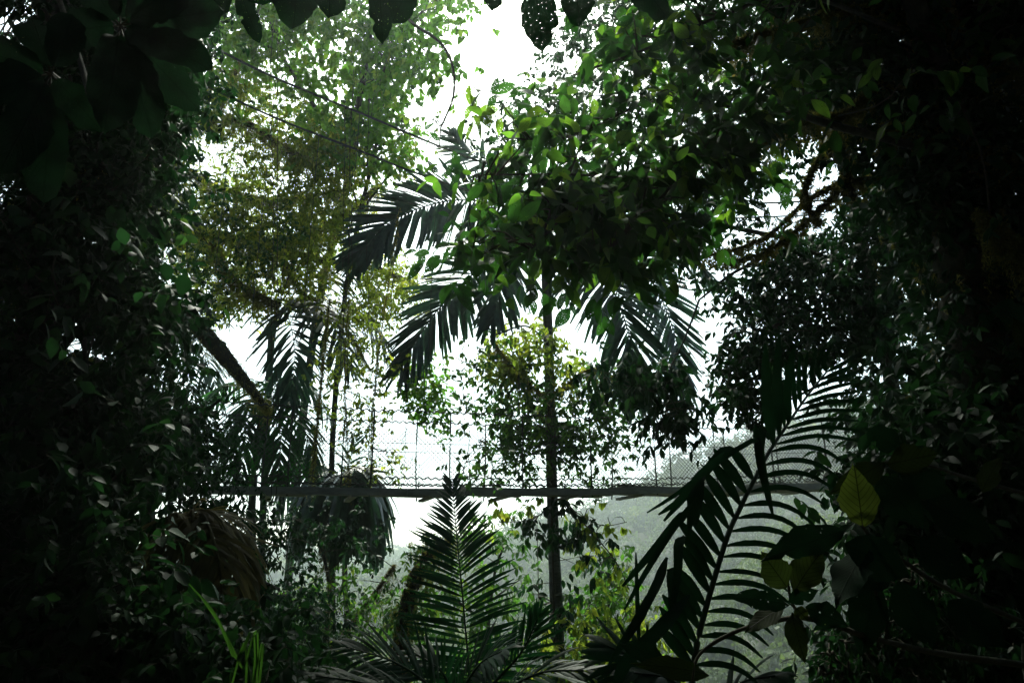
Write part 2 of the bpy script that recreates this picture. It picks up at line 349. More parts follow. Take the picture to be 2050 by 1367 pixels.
M['bigdark'] = leaf_mat('big_dark_leaf', (.004, .013, .007), (.008, .023, .011), None, trans=.08, tcol=(2.0, 2.8, 1.8), veins=.3, holes=.22, hscale=60, rough=.75, spec=.02)
M['bigyel'] = leaf_mat('yellow_green_leaf', (.012, .020, .006), (.032, .046, .010), None, trans=.2, tcol=(2.0, 2.1, 1.2), veins=.75, rough=.6, spec=.05, nveins=9)
M['grass'] = leaf_mat('grass_blade', (.008, .032, .007), (.014, .046, .010), None, trans=.25, veins=.2)
M['bark'] = rough_mat('bark', (.012, .014, .012), (.05, .048, .038), 14, bump=.9, stretch=(1, 1, .35))
M['mossbark'] = rough_mat('mossy_bark', (.010, .012, .008), (.045, .045, .02), 18, bump=1.0, dist=.03)
M['palmbark'] = rough_mat('palm_bark', (.035, .042, .038), (.10, .11, .095), 5, bump=.3, stretch=(1, 1, 4))
M['twig'] = rough_mat('twig_bark', (.02, .02, .014), (.06, .055, .035), 30, bump=.3)
M['wood'] = rough_mat('weathered_deck_wood', (.15, .15, .135), (.27, .27, .245), 7, bump=.25, dist=.01, stretch=(.25, 1.5, 1.5))
M['steel'] = rough_mat('dull_steel_wire', (.03, .034, .03), (.07, .075, .065), 20, rough=.8, bump=.1, spec=.1)
M['earth'] = rough_mat('forest_floor', (.012, .014, .007), (.045, .05, .02), 1.3, bump=.8, dist=.2)
M['forest'] = leaf_mat('far_forest_leaf', (.012, .026, .008), (.060, .095, .020), (.17, .19, .045), trans=.3, tcol=(1.8, 1.8, 1.1), rough=.6)

# ------------------------------------------------------------------ ground and far slopes
PXC = np.array([-2500, 0, 500, 700, 850, 1000, 1150, 1300, 1450, 1600, 1800, 2050, 3800], float)
RINGS = [ # depth : ground height given as photograph row in each column
 (120,  [1700]*7 + [1560, 1500, 1440, 1400, 1380, 1300]),
 (156,  [1600]*7 + [1400, 1310, 1210, 1150, 1120, 1000]),
 (190,  [1500]*6 + [1440, 1330, 1230, 1140, 1110, 1080, 950]),
 (224, [1420]*5 + [1400, 1380, 1340, 1260, 1190, 1150, 1100, 950]),
 (300, [1330, 1330, 1330, 1320, 1300, 1280, 1250, 1190, 1140, 1110, 1080, 1050, 930]),
 (380, [1260, 1260, 1260, 1250, 1215, 1180, 1130, 1070, 1020, 970, 930, 900, 850]),
 (450, [1220, 1220, 1220, 1210, 1180, 1130, 1075, 1000, 930, 865, 830, 800, 780]),
 (520, [1220, 1220, 1220, 1220, 1210, 1190, 1160, 1090, 1040, 960, 900, 860, 800]),
 (660, [1170, 1170, 1170, 1175, 1170, 1160, 1160, 1150, 1120, 1060, 1000, 950, 900]),
 (760, [1140, 1140, 1150, 1160, 1150, 1150, 1150, 1150, 1130, 1100, 1050, 1000, 950]),
 (1040, [1160]*13), (1300, [1140]*13)]
def rowz(d, row):
    b = (CY - row) / F; return d * (sp_ + b * cp) / (cp - b * sp_)
RD = np.array([r[0] for r in RINGS], float); RZ = np.array([rowz(r[0], np.array(r[1], float)) for r in RINGS])
def ground_z(x, y):
    x = np.asarray(x, float); y = np.asarray(y, float)
    # near ground: knoll under the camera, falling away ahead, steep bank added behind to block sky
    zn = np.where(y < 0, -1.6 + np.clip(-y - 1.5, 0, None) * .95, -1.6 - np.clip(y - 1, 0, None) * .62)
    zn = np.minimum(zn, 42) + (vnoise(np.stack([x, y, 0 * x], -1).reshape(-1, 3), .25).reshape(x.shape) - .5) * .6
    yy = np.clip(y, 120, 1300); pxc = CX + np.clip(x / yy, -3, 3) * F * .96
    cols = np.stack([np.interp(pxc, PXC, RZ[i]) for i in range(len(RD))], 0)
    i = np.clip(np.searchsorted(RD, yy) - 1, 0, len(RD) - 2); f = (yy - RD[i]) / (RD[i + 1] - RD[i])
    zf = np.take_along_axis(cols, i[None], 0)[0] * (1 - f) + np.take_along_axis(cols, i[None] + 1, 0)[0] * f
    k = np.clip((y - 18) / 100, 0, 1); k = k * k * (3 - 2 * k)
    nz = (vnoise(np.stack([x, y, 0 * x], -1).reshape(-1, 3), .03).reshape(x.shape) - .5) * np.clip(y - 40, 0, 100) * .08
    return zn * (1 - k) + zf * k + nz
def axis(a, b, s0, g):
    o = [0.0]; s = s0
    while o[-1] < b: o.append(o[-1] + s); s *= g
    q = [0.0]; s = s0
    while q[-1] > a: q.append(q[-1] - s); s *= g
    return np.array(q[::-1][:-1] + o)
gx, gy = axis(-1200, 1200, .7, 1.035), axis(-70, 1200, .7, 1.03)
X, Y = np.meshgrid(gx, gy); Z = ground_z(X, Y)
mb = MB(); nx, ny = len(gx), len(gy); i = np.arange(ny - 1)[:, None] * nx; j = np.arange(nx - 1)[None]
mb.add(np.stack([X, Y, Z], -1).reshape(-1, 3), np.stack([i + j, i + j + 1, i + nx + j + 1, i + nx + j], -1).reshape(-1, 4))
tag(mb.build('ground', M['earth']), 'dark forest floor falling away into the valley and rising as far slopes', kind='structure')

# far wood on the slopes, one mass
mb = MB(); rows_ = []; dd = 105.0
while dd < 820:
    st = float(np.interp(dd, [100, 440, 800], [9.5, 17, 26])); u_ = np.arange(-.5 * dd, .86 * dd, st)
    rows_.append(np.stack([u_ + rng.uniform(-.4, .4, len(u_)) * st, dd + rng.uniform(-.4, .4, len(u_)) * st, np.full(len(u_), st)], -1)); dd += st * .85
q = np.concatenate(rows_); x, d, st = q.T; n = len(x); z = ground_z(x, d)
rad = st * rng.uniform(.42, .78, n); h = rad * rng.uniform(.8, 1.25, n)
big = rng.random(n) < .06; h[big] *= 1.3; rad[big] *= 1.15
cnt = 620; o = nrm(rng.normal(size=(n, cnt, 3))); o[..., 2] = np.abs(o[..., 2]) * 1.0 - .15
lump = 0.62 + .75 * vnoise((o * 2.2 + rng.random((n, 1, 3)) * 30).reshape(-1, 3), 1.0).reshape(n, cnt)
pos = np.stack([x, d, z + h * .8 + 0 * h], -1)[:, None] + o * lump[..., None] * np.stack([rad, rad, h], -1)[:, None]
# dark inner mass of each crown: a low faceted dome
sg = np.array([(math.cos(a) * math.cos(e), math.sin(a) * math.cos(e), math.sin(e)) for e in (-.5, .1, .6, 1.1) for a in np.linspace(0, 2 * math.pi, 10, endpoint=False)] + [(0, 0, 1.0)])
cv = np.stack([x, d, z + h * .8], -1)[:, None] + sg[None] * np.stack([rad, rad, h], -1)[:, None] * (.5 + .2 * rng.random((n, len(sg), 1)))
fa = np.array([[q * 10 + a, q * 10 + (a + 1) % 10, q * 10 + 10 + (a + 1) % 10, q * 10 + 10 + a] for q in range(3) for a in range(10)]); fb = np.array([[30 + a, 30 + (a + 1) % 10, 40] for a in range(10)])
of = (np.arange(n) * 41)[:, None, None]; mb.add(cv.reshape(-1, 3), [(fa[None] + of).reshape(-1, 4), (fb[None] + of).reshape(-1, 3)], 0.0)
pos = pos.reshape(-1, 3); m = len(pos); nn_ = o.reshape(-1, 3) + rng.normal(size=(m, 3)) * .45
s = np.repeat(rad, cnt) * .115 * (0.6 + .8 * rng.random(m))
tn = np.clip(np.repeat(rng.random(n), cnt) * .5 + .25 * np.clip(o[..., 2].reshape(-1), 0, 1) * 0 + rng.random(m) * .2 + (lump.reshape(-1) - .95) * .9, 0, 1)  # bulges lighter, hollows darker: crevice shade put into the tint
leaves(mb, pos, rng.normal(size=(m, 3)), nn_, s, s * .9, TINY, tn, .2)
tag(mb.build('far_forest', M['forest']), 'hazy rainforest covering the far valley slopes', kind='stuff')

# unseen leaves above, beside and behind the viewer, added to block light
mb = MB(); n = 26000
p = np.stack([rng.uniform(-16, 16, n), rng.uniform(-16, 5.0, n), np.zeros(n)], -1); p[:, 2] = 5.6 + rng.random(n) * 2.2 + np.clip(-p[:, 1] * .55, 0, 12)
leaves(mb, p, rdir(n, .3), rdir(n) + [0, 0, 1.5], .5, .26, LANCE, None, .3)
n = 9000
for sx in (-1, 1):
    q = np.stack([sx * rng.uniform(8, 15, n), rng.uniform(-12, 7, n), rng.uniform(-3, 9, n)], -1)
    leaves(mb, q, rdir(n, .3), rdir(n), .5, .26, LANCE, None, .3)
n = 16000   # leaf slab added just above the view to block light, middle left open
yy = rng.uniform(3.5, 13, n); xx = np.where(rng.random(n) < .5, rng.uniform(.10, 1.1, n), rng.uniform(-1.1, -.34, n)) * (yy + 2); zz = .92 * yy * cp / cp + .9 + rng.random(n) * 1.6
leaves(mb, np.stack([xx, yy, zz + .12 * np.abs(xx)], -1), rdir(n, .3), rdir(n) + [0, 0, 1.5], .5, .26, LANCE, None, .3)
tag(mb.build('shade_canopy', M['dark']), 'dense dark leaf canopy out of view overhead and behind the viewer, added to block light', kind='stuff')

# ------------------------------------------------------------------ suspension bridge
A0 = P(200, 968, 10.6); A1 = P(1700, 966, 14.8)
def bl(s, off=0.0, dz=0.0):
    """point on the bridge: s metres along from A0, off metres to the far side, dz above the deck"""
    h = A1 - A0; h2 = np.array([h[0], h[1], 0]); Lh = np.linalg.norm(h2); e = h2 / Lh; nrm_ = np.array([-e[1], e[0], 0])
    s = np.asarray(s, float)[..., None]; off = np.asarray(off, float)[..., None]; dz = np.asarray(dz, float)[..., None]
    base = A0 + e * s + nrm_ * off; zc = A0[2] + (A1[2] - A0[2]) * s / Lh - 0.10 * (1 - ((s - Lh / 2) / (Lh / 2)) ** 2)
    base = np.concatenate([base[..., :2], zc + dz], -1)
    return base
h = A1 - A0; EB = np.array([h[0], h[1], 0]); LB = np.linalg.norm(EB); EB /= LB; NB = np.array([-EB[1], EB[0], 0]); UP = np.array([0, 0, 1.0])
S0, S1 = -4.5, LB + 7
def s_at(px):  # distance along whose near edge shows at photo column px
    ss = np.linspace(S0, S1, 800); q = bl(ss); c = CX + F * q[:, 0] / (q[:, 1] * cp + q[:, 2] * sp_); return float(np.interp(px, c, ss))
br = empty('suspension_bridge', bl(LB / 2), 'narrow wooden hanging footbridge with wire mesh sides crossing the gap', 'bridge')
mb = MB(); k = 0.0; cs, ln = [], []
s = S0
while s < S1:
    l = rng.uniform(2.2, 3.0)
    for a in range(5):
        e0 = s + (a % 2) * l * .5; c = bl(e0 + l / 2, .1 + a * .2, -.02 + rng.normal() * .003); boxes(mb, c, EB * (l / 2 - .004), NB * .094, UP * .019, rng.random())
    s += l
mb.build('deck', M['wood'], br, smooth=False)
mb = MB(); s = S0
while s < S1:
    l = rng.uniform(2.6, 3.4); t1 = (bl(s + l, .02, -.05) - bl(s, .02, -.05)) / 2
    boxes(mb, bl(s + l / 2, -.03, -.045 + rng.normal() * .002), t1 * .998, NB * .02, UP * .055, rng.random()); s += l
mb.build('edge_board', M['wood'], br, smooth=False)
POSTS_N = s_at(899) + 1.27 * np.arange(-9, 11); POSTS_F = s_at(855) + 1.27 * np.arange(-9, 11) - .0
for sp in s_at(855) + 1.27 * np.arange(-8, 9):
    mb = MB(); c = bl(sp + .12, .5, -.11); boxes(mb, c, EB * .045, NB * .56, UP * .022, rng.random()); mb.build('cross_beam', M['wood'], br, smooth=False)
RH = 1.25
for off, posts in ((0.0, POSTS_N), (1.0, POSTS_F)):
    ss = np.arange(S0, S1, .02)
    for dz, amp, r in ((RH, .016, .011), (RH - .0, 0, .0), (.16, .016, .011), (.05, .014, .010)):
        if r == 0: continue  # one top wire only
        sag = np.zeros_like(ss)
        for q in posts: sag -= .02 * np.exp(-((ss - q) / .12) ** 2)
        mb = MB(); tube(mb, bl(ss, off, dz + amp * np.sin(ss * 2 * math.pi / .13) + sag * (dz > .03) + vnoise(np.stack([ss, ss * 0, ss * 0 + dz], -1), 1.2) * .02), r, sides=4, smooth=False); mb.build('rail_wire', M['steel'], br)
    mb = MB(); s2 = np.arange(S0, S1, .5); tube(mb, bl(s2, off, .73), .005, sides=4, smooth=False); mb.build('rail_wire', M['steel'], br)
    mb = MB(); g = .075; ns = int((S1 - S0) / g); hh = RH - .2
    n_ = int(hh / g)
    for sg in (1, -1):
        a = S0 + g * np.arange(ns); zz = np.linspace(0, 1, 7)
        for a0 in a:
            pth = bl(a0 + sg * zz * hh, off, .05 + zz * (hh)); pth = pth[(a0 + sg * zz * hh > S0) & (a0 + sg * zz * hh < S1)]
            if len(pth) > 1: tube(mb, pth, .0034, sides=3, smooth=False)
    mb.build('netting', M['steel'], br)
    for q in posts:
        if q < S0 or q > S1: continue
        mb = MB(); tube(mb, bl(np.array([q + rng.normal() * .02, q, q]), np.array([off] * 3), np.array([-.12, .5, RH + .02])), .014, n=6, sides=6); po = mb.build('post', M['steel'], br)
        for dz in (.04, .16, .73):
            mb = MB(); boxes(mb, bl(q, off, dz), EB * .020, NB * .020, UP * .016); boxes(mb, bl(q + .02, off, dz + .018), EB * .024, NB * .010, UP * .008); mb.build('clamp', M['steel'], po, smooth=False)
        if off == 0: 
            mb = MB(); pts = bl(q + .02 * rng.normal(size=7), -.02 + .015 * rng.normal(size=7), np.linspace(.2, -.03, 7)); tube(mb, pts, .013, n=14, sides=5, rough=.5); mb.build('tie', M['steel'], po)
def bcable(a, m_, b, r):
    mb = MB(); tube(mb, np.array([a, m_, b]), r, n=60, sides=6); return mb.build('cable', M['steel'], br)
c1 = [P(330, 45, 9.6), P(440, 102, 10.0), P(560, 160, 10.5), P(720, 226, 11.2), P(940, 316, 12.0), P(1150, 378, 12.8), P(1400, 408, 13.8), P(1700, 400, 15.2)]
c2 = [P(300, 120, 10.6), P(420, 176, 11.0), P(560, 240, 11.6), P(720, 302, 12.2), P(860, 356, 12.7), P(1050, 410, 13.5), P(1300, 440, 14.6), P(1650, 430, 16.2)]
for c in (c1, c2):
    mb = MB(); tube(mb, c, .020, n=70, sides=6); mb.build('cable', M['steel'], br)
def hang(c, px, foot_off):
    p = smooth_path(c, 400); col_ = CX + F * p[:, 0] / (p[:, 1] * cp + p[:, 2] * sp_); k = np.argmin(abs(col_ - px)); a = p[k]
    s = (a - A0) @ EB; mb = MB(); b = bl(s, foot_off, RH); tube(mb, [a, (a + b) / 2, b], .005, n=8, sides=4); mb.build('hanger', M['steel'], br)
for px in (378, 552, 720, 878, 1046, 1210, 1350): hang(c1, px, 0.0)
for px in (470, 640, 800, 1000): hang(c2, px, 1.0)

# ------------------------------------------------------------------ palms
def trunk_line(pts): return [P(*q) for q in pts]
def down_to_ground(p):
    q = p.copy(); q[2] = ground_z(np.array([p[0]]), np.array([p[1]]))[0] - .3; return q

top = P(1085, 455, 14.0); t1 = P(1098, 700, 14.0)
root = down_to_ground(P(1118, 1367, 14.0))
pt = empty('palm_tree', root, 'tall slender palm with a bare grey trunk and drooping fronds behind the bridge', 'palm tree')
mb = MB(); pth = [root, P(1118, 1367, 14.0), P(1107, 1050, 14.0), P(1100, 760, 14.0), P(1093, 560, 14.0), top]
tp = tube(mb, pth, [.16, .125, .105, .10, .095, .08], n=70, sides=14, rough=.05)
mb.build('trunk', M['palmbark'], pt)
mb = MB()
for k in range(9):
    a = rng.uniform(0, 6.28); e = top + np.array([math.cos(a) * .5, math.sin(a) * .5, .5]); strip(mb, [top - UP * .5, top + [math.cos(a) * .12, math.sin(a) * .12, .1], e], .14, np.cross(e - top, UP), prof='even')
mb.build('crownshaft', M['palm'], pt)
FR = [ # rachis photo points, L, width, droop, up
 ([(1085, 455, 14), (1010, 412, 13.8), (900, 402, 13.5), (790, 440, 13.2), (712, 515, 13.0)], 1.2, .095, .12, (0, -1, .15), 92),
 ([(1085, 460, 14), (1020, 500, 13.7), (940, 555, 13.4), (865, 635, 13.2), (802, 735, 13.1)], 1.2, .085, .15, (-.3, -1, .3), 82),
 ([(1085, 460, 14), (1150, 500, 13.6), (1220, 570, 13.2), (1262, 680, 13.0), (1275, 780, 13.0)], 1.25, .085, .2, (.4, -1, .3), 82),
 ([(1085, 460, 14), (1200, 470, 14.3), (1290, 540, 14.5), (1345, 650, 14.5), (1370, 770, 14.5)], 1.15, .085, .05, (.4, -1, .3), 84),
 ([(1085, 460, 14), (1090, 440, 13.4), (1050, 470, 12.8), (1010, 560, 12.4), (985, 640, 12.3)], 1.0, .085, .3, (-.2, -.9, .3), 40),
 ([(1085, 455, 14), (1150, 400, 14.6), (1250, 400, 15.2), (1350, 460, 15.6), (1420, 560, 15.8)], 1.1, .085, .3, (.3, -1, .6), 52),
 ([(1085, 455, 14), (1040, 380, 14.4), (980, 330, 14.6), (930, 300, 14.6), (905, 270, 14.6)], .8, .10, .2, (0, -1, .5), 30),
]
for (ra, L_, W_, dr, up, n_) in FR:
    mb = MB(); frond(mb, [P(*q) for q in ra], n_, L_, W_, up=up, droop=dr, r0=.028, a0=82, a1=18, t0=.2, jit=.10, split=.25, prof='even', twist=.35, tint=.35, tipL=.45)
    mb.build('frond', M['palm'], pt)

def simple_palm(name, rootpx, crown_pt, fr, label, mat, matr, tr=(.1, .07), grp=None, **kw):
    cpt = P(*crown_pt); mids = [P(*q) for q in rootpx]; root = down_to_ground(mids[0])
    e = empty(name, root, label, 'palm tree', grp); mb = MB(); tube(mb, [root] + mids + [cpt], [tr[0], tr[1]], n=50, sides=10, rough=.08); mb.build('trunk', M[matr], e)
    for (ra, L_, W_, dr, up, n_) in fr:
        mb = MB(); frond(mb, [cpt] + [P(*q) for q in ra], n_, L_, W_, up=up, droop=dr, r0=.018, t0=.15, prof='even', split=.3, tint=.4, **kw); mb.build('frond', M[mat], e)
    return e
# left palm: slender grey trunk above, skirt of drooping fronds at its lower crown
simple_palm('palm_tree', [(520, 1367, 16), (524, 1100, 16), (532, 900, 16), (536, 800, 16)], (546, 640, 16), [
 ([(600, 600, 15.5), (660, 640, 15.0), (700, 740, 14.8)], 1.0, .08, .35, (.4, -.6, .6), 40),
 ([(570, 620, 15.0), (590, 700, 14.4), (580, 800, 14.2)], 1.0, .08, .3, (0, -.9, .4), 37),
 ([(500, 590, 16.5), (440, 610, 16.8), (400, 690, 16.9)], .9, .07, .4, (-.3, -.5, .8), 37),
 ([(620, 600, 16.5), (720, 620, 17), (780, 700, 17.2)], 1.1, .08, .4, (.3, -.4, .8), 40),
 ([(620, 560, 16.5), (700, 540, 17), (770, 590, 17.2)], 1.0, .08, .5, (.3, -.4, .8), 37),
 ], 'slender palm with a pale grey stem and feathery fronds left of the tall bare palm', 'palm', 'palmbark', (.07, .085))
simple_palm('palm_tree', [(500, 1367, 15), (505, 1000, 15)], (528, 815, 15), [
 ([(480, 815, 14.8), (455, 880, 14.6), (440, 960, 14.6)], .75, .06, .5, (-.5, -.4, .7), 44),
 ([(500, 800, 14.4), (490, 870, 14.0), (480, 970, 13.9)], .75, .06, .4, (-.2, -.9, .4), 44),
 ([(545, 800, 14.4), (560, 870, 14.0), (560, 960, 13.9)], .75, .06, .4, (.2, -.9, .4), 44),
 ([(580, 805, 14.8), (610, 860, 14.6), (630, 940, 14.6)], .75, .06, .5, (.5, -.4, .7), 44),
 ([(500, 770, 15.3), (450, 770, 15.6), (400, 820, 15.8)], .75, .06, .5, (-.3, -.3, .9), 40),
 ([(560, 765, 15.3), (610, 765, 15.6), (660, 830, 15.8)], .75, .06, .5, (.3, -.3, .9), 40),
 ], 'short palm with drooping green fern-like fronds around the foot of the mossy leaning trunk', 'palmg', 'bark', (.05, .09))
# hanging strap leaved palm under the bridge at left
simple_palm('palm_tree', [(690, 1367, 17), (690, 1150, 17)], (690, 960, 17), [
 ([(650, 945, 16.6), (620, 980, 16.3), (600, 1080, 16.3)], .95, .15, .85, (-.4, -.6, .6), 37),
 ([(680, 950, 16.2), (675, 980, 15.9), (670, 1090, 15.9)], .95, .15, .85, (0, -.9, .4), 37),
 ([(725, 945, 16.4), (745, 980, 16.2), (755, 1080, 16.2)], .95, .15, .85, (.4, -.6, .5), 37),
 ([(705, 935, 16.1), (715, 960, 15.7), (715, 1060, 15.7)], .95, .15, .85, (.2, -.9, .4), 37),
 ([(640, 930, 16.9), (590, 920, 17), (560, 1000, 17)], .95, .14, .8, (-.4, -.4, .8), 37),
 ([(700, 920, 17), (718, 870, 17)], .5, .06, .2, (0, -1, .3), 8),
 ], 'palm with broad dark strap leaves hanging below the deck on the left', 'palm', 'bark', (.06, .06), a0=60, a1=10)
# small ragged palm silhouettes further left
simple_palm('palm_tree', [(330, 1200, 19), (335, 900, 19)], (345, 690, 19), [
 ([(380, 660, 18.8), (420, 730, 18.6), (440, 810, 18.6)], .8, .05, .5, (.4, -.5, .7), 44),
 ([(360, 690, 18.4), (380, 760, 18.2), (390, 850, 18.2)], .8, .05, .5, (.2, -.8, .5), 44),
 ([(310, 670, 18.8), (280, 740, 18.7), (270, 820, 18.7)], .8, .05, .5, (-.3, -.5, .7), 40),
 ([(350, 630, 19.2), (400, 610, 19.4), (460, 650, 19.5)], .8, .05, .5, (.1, -.2, .9), 40),
 ], 'far small palm with narrow drooping fronds seen through the gap at left', 'palm', 'bark', (.08, .06))
# withered palm lower left
simple_palm('palm_tree', [(400, 1440, 5.2), (392, 1250, 5.2)], (385, 1065, 5.2), [
 ([(350, 1028, 5.0), (305, 1090, 4.9), (290, 1190, 4.9)], .36, .026, .7, (-.3, -.6, .7), 44),
 ([(385, 1022, 4.9), (385, 1100, 4.8), (370, 1220, 4.7)], .36, .026, .7, (0, -.9, .4), 44),
 ([(420, 1022, 5.0), (465, 1080, 4.9), (492, 1190, 4.9)], .4, .026, .7, (.4, -.5, .7), 48),
 ([(405, 1030, 4.9), (435, 1110, 4.7), (448, 1220, 4.7)], .36, .026, .7, (.2, -.8, .5), 44),
 ], 'withered brown palm with hanging dry leaflets at lower left', 'dry', 'bark', (.05, .04))
# fern-like palm frond, upright in the centre below the deck
def standing_fronds(name, label, base, fr, mat, cat='palm'):
    e = empty(name, down_to_ground(base), label, cat)
    mb = MB(); tube(mb, [down_to_ground(base), base], [.07, .05], n=8, sides=8, rough=.1); mb.build('stem', M['bark'], e)
    for (ra, L_, W_, dr, up, n_, a0, a1) in fr:
        mb = MB(); frond(mb, [base] + [P(*q) for q in ra], n_, L_, W_, up=up, droop=dr, r0=.014, t0=.12, a0=a0, a1=a1, tint=.5, jit=.05, twist=.12, baseL=.7, tipL=.3, seg=7, split=0); mb.build('frond', M[mat], e)
    return e
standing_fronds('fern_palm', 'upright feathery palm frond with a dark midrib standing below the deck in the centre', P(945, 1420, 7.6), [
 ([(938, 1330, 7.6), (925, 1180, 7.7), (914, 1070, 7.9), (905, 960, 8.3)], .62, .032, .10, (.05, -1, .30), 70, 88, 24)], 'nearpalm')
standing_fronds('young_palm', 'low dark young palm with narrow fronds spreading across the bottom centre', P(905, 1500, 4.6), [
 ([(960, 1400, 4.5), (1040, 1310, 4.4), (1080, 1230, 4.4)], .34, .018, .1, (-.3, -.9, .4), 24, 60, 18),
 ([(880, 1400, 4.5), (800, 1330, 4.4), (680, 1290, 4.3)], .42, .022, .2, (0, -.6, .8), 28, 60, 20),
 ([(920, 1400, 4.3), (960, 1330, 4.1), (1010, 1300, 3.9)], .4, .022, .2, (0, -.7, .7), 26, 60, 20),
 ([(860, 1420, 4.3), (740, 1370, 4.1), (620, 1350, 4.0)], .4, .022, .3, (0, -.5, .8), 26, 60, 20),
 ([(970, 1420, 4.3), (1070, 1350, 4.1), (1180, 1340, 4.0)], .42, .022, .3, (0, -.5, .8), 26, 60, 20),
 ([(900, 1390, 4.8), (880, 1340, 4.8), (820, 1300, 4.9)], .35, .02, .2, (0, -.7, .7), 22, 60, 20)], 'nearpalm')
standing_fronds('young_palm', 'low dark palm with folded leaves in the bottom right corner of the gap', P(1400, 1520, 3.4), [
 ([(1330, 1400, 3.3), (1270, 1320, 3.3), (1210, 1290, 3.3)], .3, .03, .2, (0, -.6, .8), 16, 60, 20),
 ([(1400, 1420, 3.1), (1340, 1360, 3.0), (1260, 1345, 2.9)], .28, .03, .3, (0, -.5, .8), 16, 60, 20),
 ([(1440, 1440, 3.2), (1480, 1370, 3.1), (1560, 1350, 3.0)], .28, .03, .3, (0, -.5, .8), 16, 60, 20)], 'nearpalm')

# big foreground palm frond, right
def W(px, d): return px * d / F
fp = empty('palm_frond', P(1385, 1420, 2.7), 'large near palm frond with long curved leaflets and broken folded leaflets on its left side', 'palm frond')
RA = [(1380, 1440, 2.7), (1392, 1308, 2.7), (1417, 1203, 2.7), (1455, 1077, 2.72), (1480, 1020, 2.75), (1516, 948, 2.8), (1543, 899, 2.85), (1575, 851, 2.9), (1617, 791, 3.0), (1660, 738, 3.1)]
mb = MB(); b0 = P(1380, 1440, 2.7); tube(mb, [down_to_ground(b0 + [.1, .2, 0]), b0 + [.06, .1, -.9], b0], [.03, .0125], n=20, sides=8); mb.build('stalk', M['palm'], fp); mb = MB(); rp = smooth_path([P(*q) for q in RA], 90); tube(mb, rp[::2], [.0115, .009, .004], n=60, sides=8); mb.build('rachis', M['palm'], fp)
ra2 = smooth_path(np.array(RA, float), 200)
def at_row(y): k = np.argmin(abs(ra2[:, 1] - y)); return ra2[k]
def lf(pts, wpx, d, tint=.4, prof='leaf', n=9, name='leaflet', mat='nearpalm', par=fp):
    mb = MB(); q = [P(a[0], a[1], a[2] if len(a) > 2 else d) for a in pts]; v = q[-1] - q[0]
    view = nrm(np.mean(q, 0)); A = np.cross(v, view) + rng.normal(size=3) * .15 * np.linalg.norm(v); strip(mb, q, W(wpx, d), nrm(A), n, .2, tint, prof); return mb.build(name, M[mat], par)
for k, y in enumerate(np.arange(905, 1345, 26.5)):                 # right-hand leaflets
    b = at_row(y); L_ = np.interp(y, [900, 1000, 1150, 1340], [165, 150, 165, 165]) + rng.normal() * 6
    if y > 1180: L_ *= .8
    u = np.interp(y, [900, 1000, 1150, 1340], [-.05, .05, .12, .22]) + rng.normal() * .025; c = .24 + .08 * rng.random()
    pts = [(b[0] + L_ * t, b[1] - 22 * math.sin(t * 2.2) * (y < 1400) * .9 + L_ * (u * t + c * t ** 2.6), b[2] + .12 * t) for t in (0, .25, .5, .75, 1)]
    lf(pts, 11.5, 2.8, rng.uniform(.15, .6))
for k, y in enumerate(np.arange(745, 900, 16)):                    # upper leaflets
    b = at_row(y); L_ = np.interp(y, [745, 900], [70, 180])
    lf([(b[0], b[1], b[2]), (b[0] + L_ * .5, b[1] - 18, b[2] + .05), (b[0] + L_, b[1] - np.interp(y, [745, 900], [40, 5]), b[2] + .12)], 10, 2.9, rng.uniform(.2, .6))
    lf([(b[0], b[1], b[2]), (b[0] - 4, b[1] - L_ * .35, b[2] - .03), (b[0] + np.interp(y, [745, 900], [14, -26]), b[1] - L_ * .85, b[2] - .05)], 10, 2.9, rng.uniform(.2, .6))
for (pts, wp) in [ ([(1548, 890), (1535, 800), (1532, 690)], 22), ([(1560, 872), (1556, 780), (1560, 672)], 22), ([(1578, 850), (1577, 770), (1590, 690)], 16),
                   ([(1540, 880), (1528, 860), (1520, 900), (1530, 960), (1547, 1030)], 20), ([(1512, 850), (1518, 900), (1530, 970)], 15)]:
    lf(pts, wp, 2.75, .5)
for k, y in enumerate(np.arange(962, 1345, 25.0)):                 # left-hand leaflets, many broken over
    b = at_row(y); s_ = np.interp(y, [960, 1050, 1340], [.8, 1.15, 1.0]); ex, ey = b[0] - 58 * s_ - rng.normal() * 4, b[1] - 84 * s_ + rng.normal() * 5
    if k in (0, 3, 4, 6, 8, 10):
        lf([(b[0], b[1], b[2]), ((b[0] + ex) / 2 - 3, (b[1] + ey) / 2 - 7, b[2] - .02), (ex, ey, b[2] - .05)], 21, 2.7, .3, n=8, prof='x')
        fx, fy = rng.uniform(-25, 5), rng.uniform(110, 170)
        if k in (0, 6): fx, fy = -130, 150
        lf([(ex + 3, ey + 2, b[2] - .05), (ex - 6 + fx * .1, ey + 18, b[2] - .09), (ex + fx * .5, ey + fy * .5, b[2] - .12), (ex + fx, ey + fy, b[2] - .12)], 19, 2.6, .35, n=9)
    else:
        lf([(b[0], b[1], b[2]), ((b[0] + ex) / 2 - 5, (b[1] + ey) / 2 - 8, b[2] - .02), (ex - 12, ey - 12, b[2] - .05)], 22, 2.7, rng.uniform(.15, .4), n=10, prof='x')
lf([(1530, 888, 2.8), (1505, 882, 2.7), (1430, 930, 2.6), (1360, 985, 2.55), (1295, 1026, 2.5)], 11, 2.6, .6)
lf([(1450, 905, 2.6), (1400, 950, 2.55), (1360, 1000, 2.5), (1318, 1030, 2.5)], 14, 2.6, .5)
lf([(1280, 1305, 2.5), (1276, 1200, 2.5), (1273, 1105, 2.5)], 9, 2.5, .3)
lf([(1380, 1190, 2.6), (1320, 1260, 2.5), (1250, 1330, 2.45), (1230, 1400, 2.4)], 26, 2.5, .2)
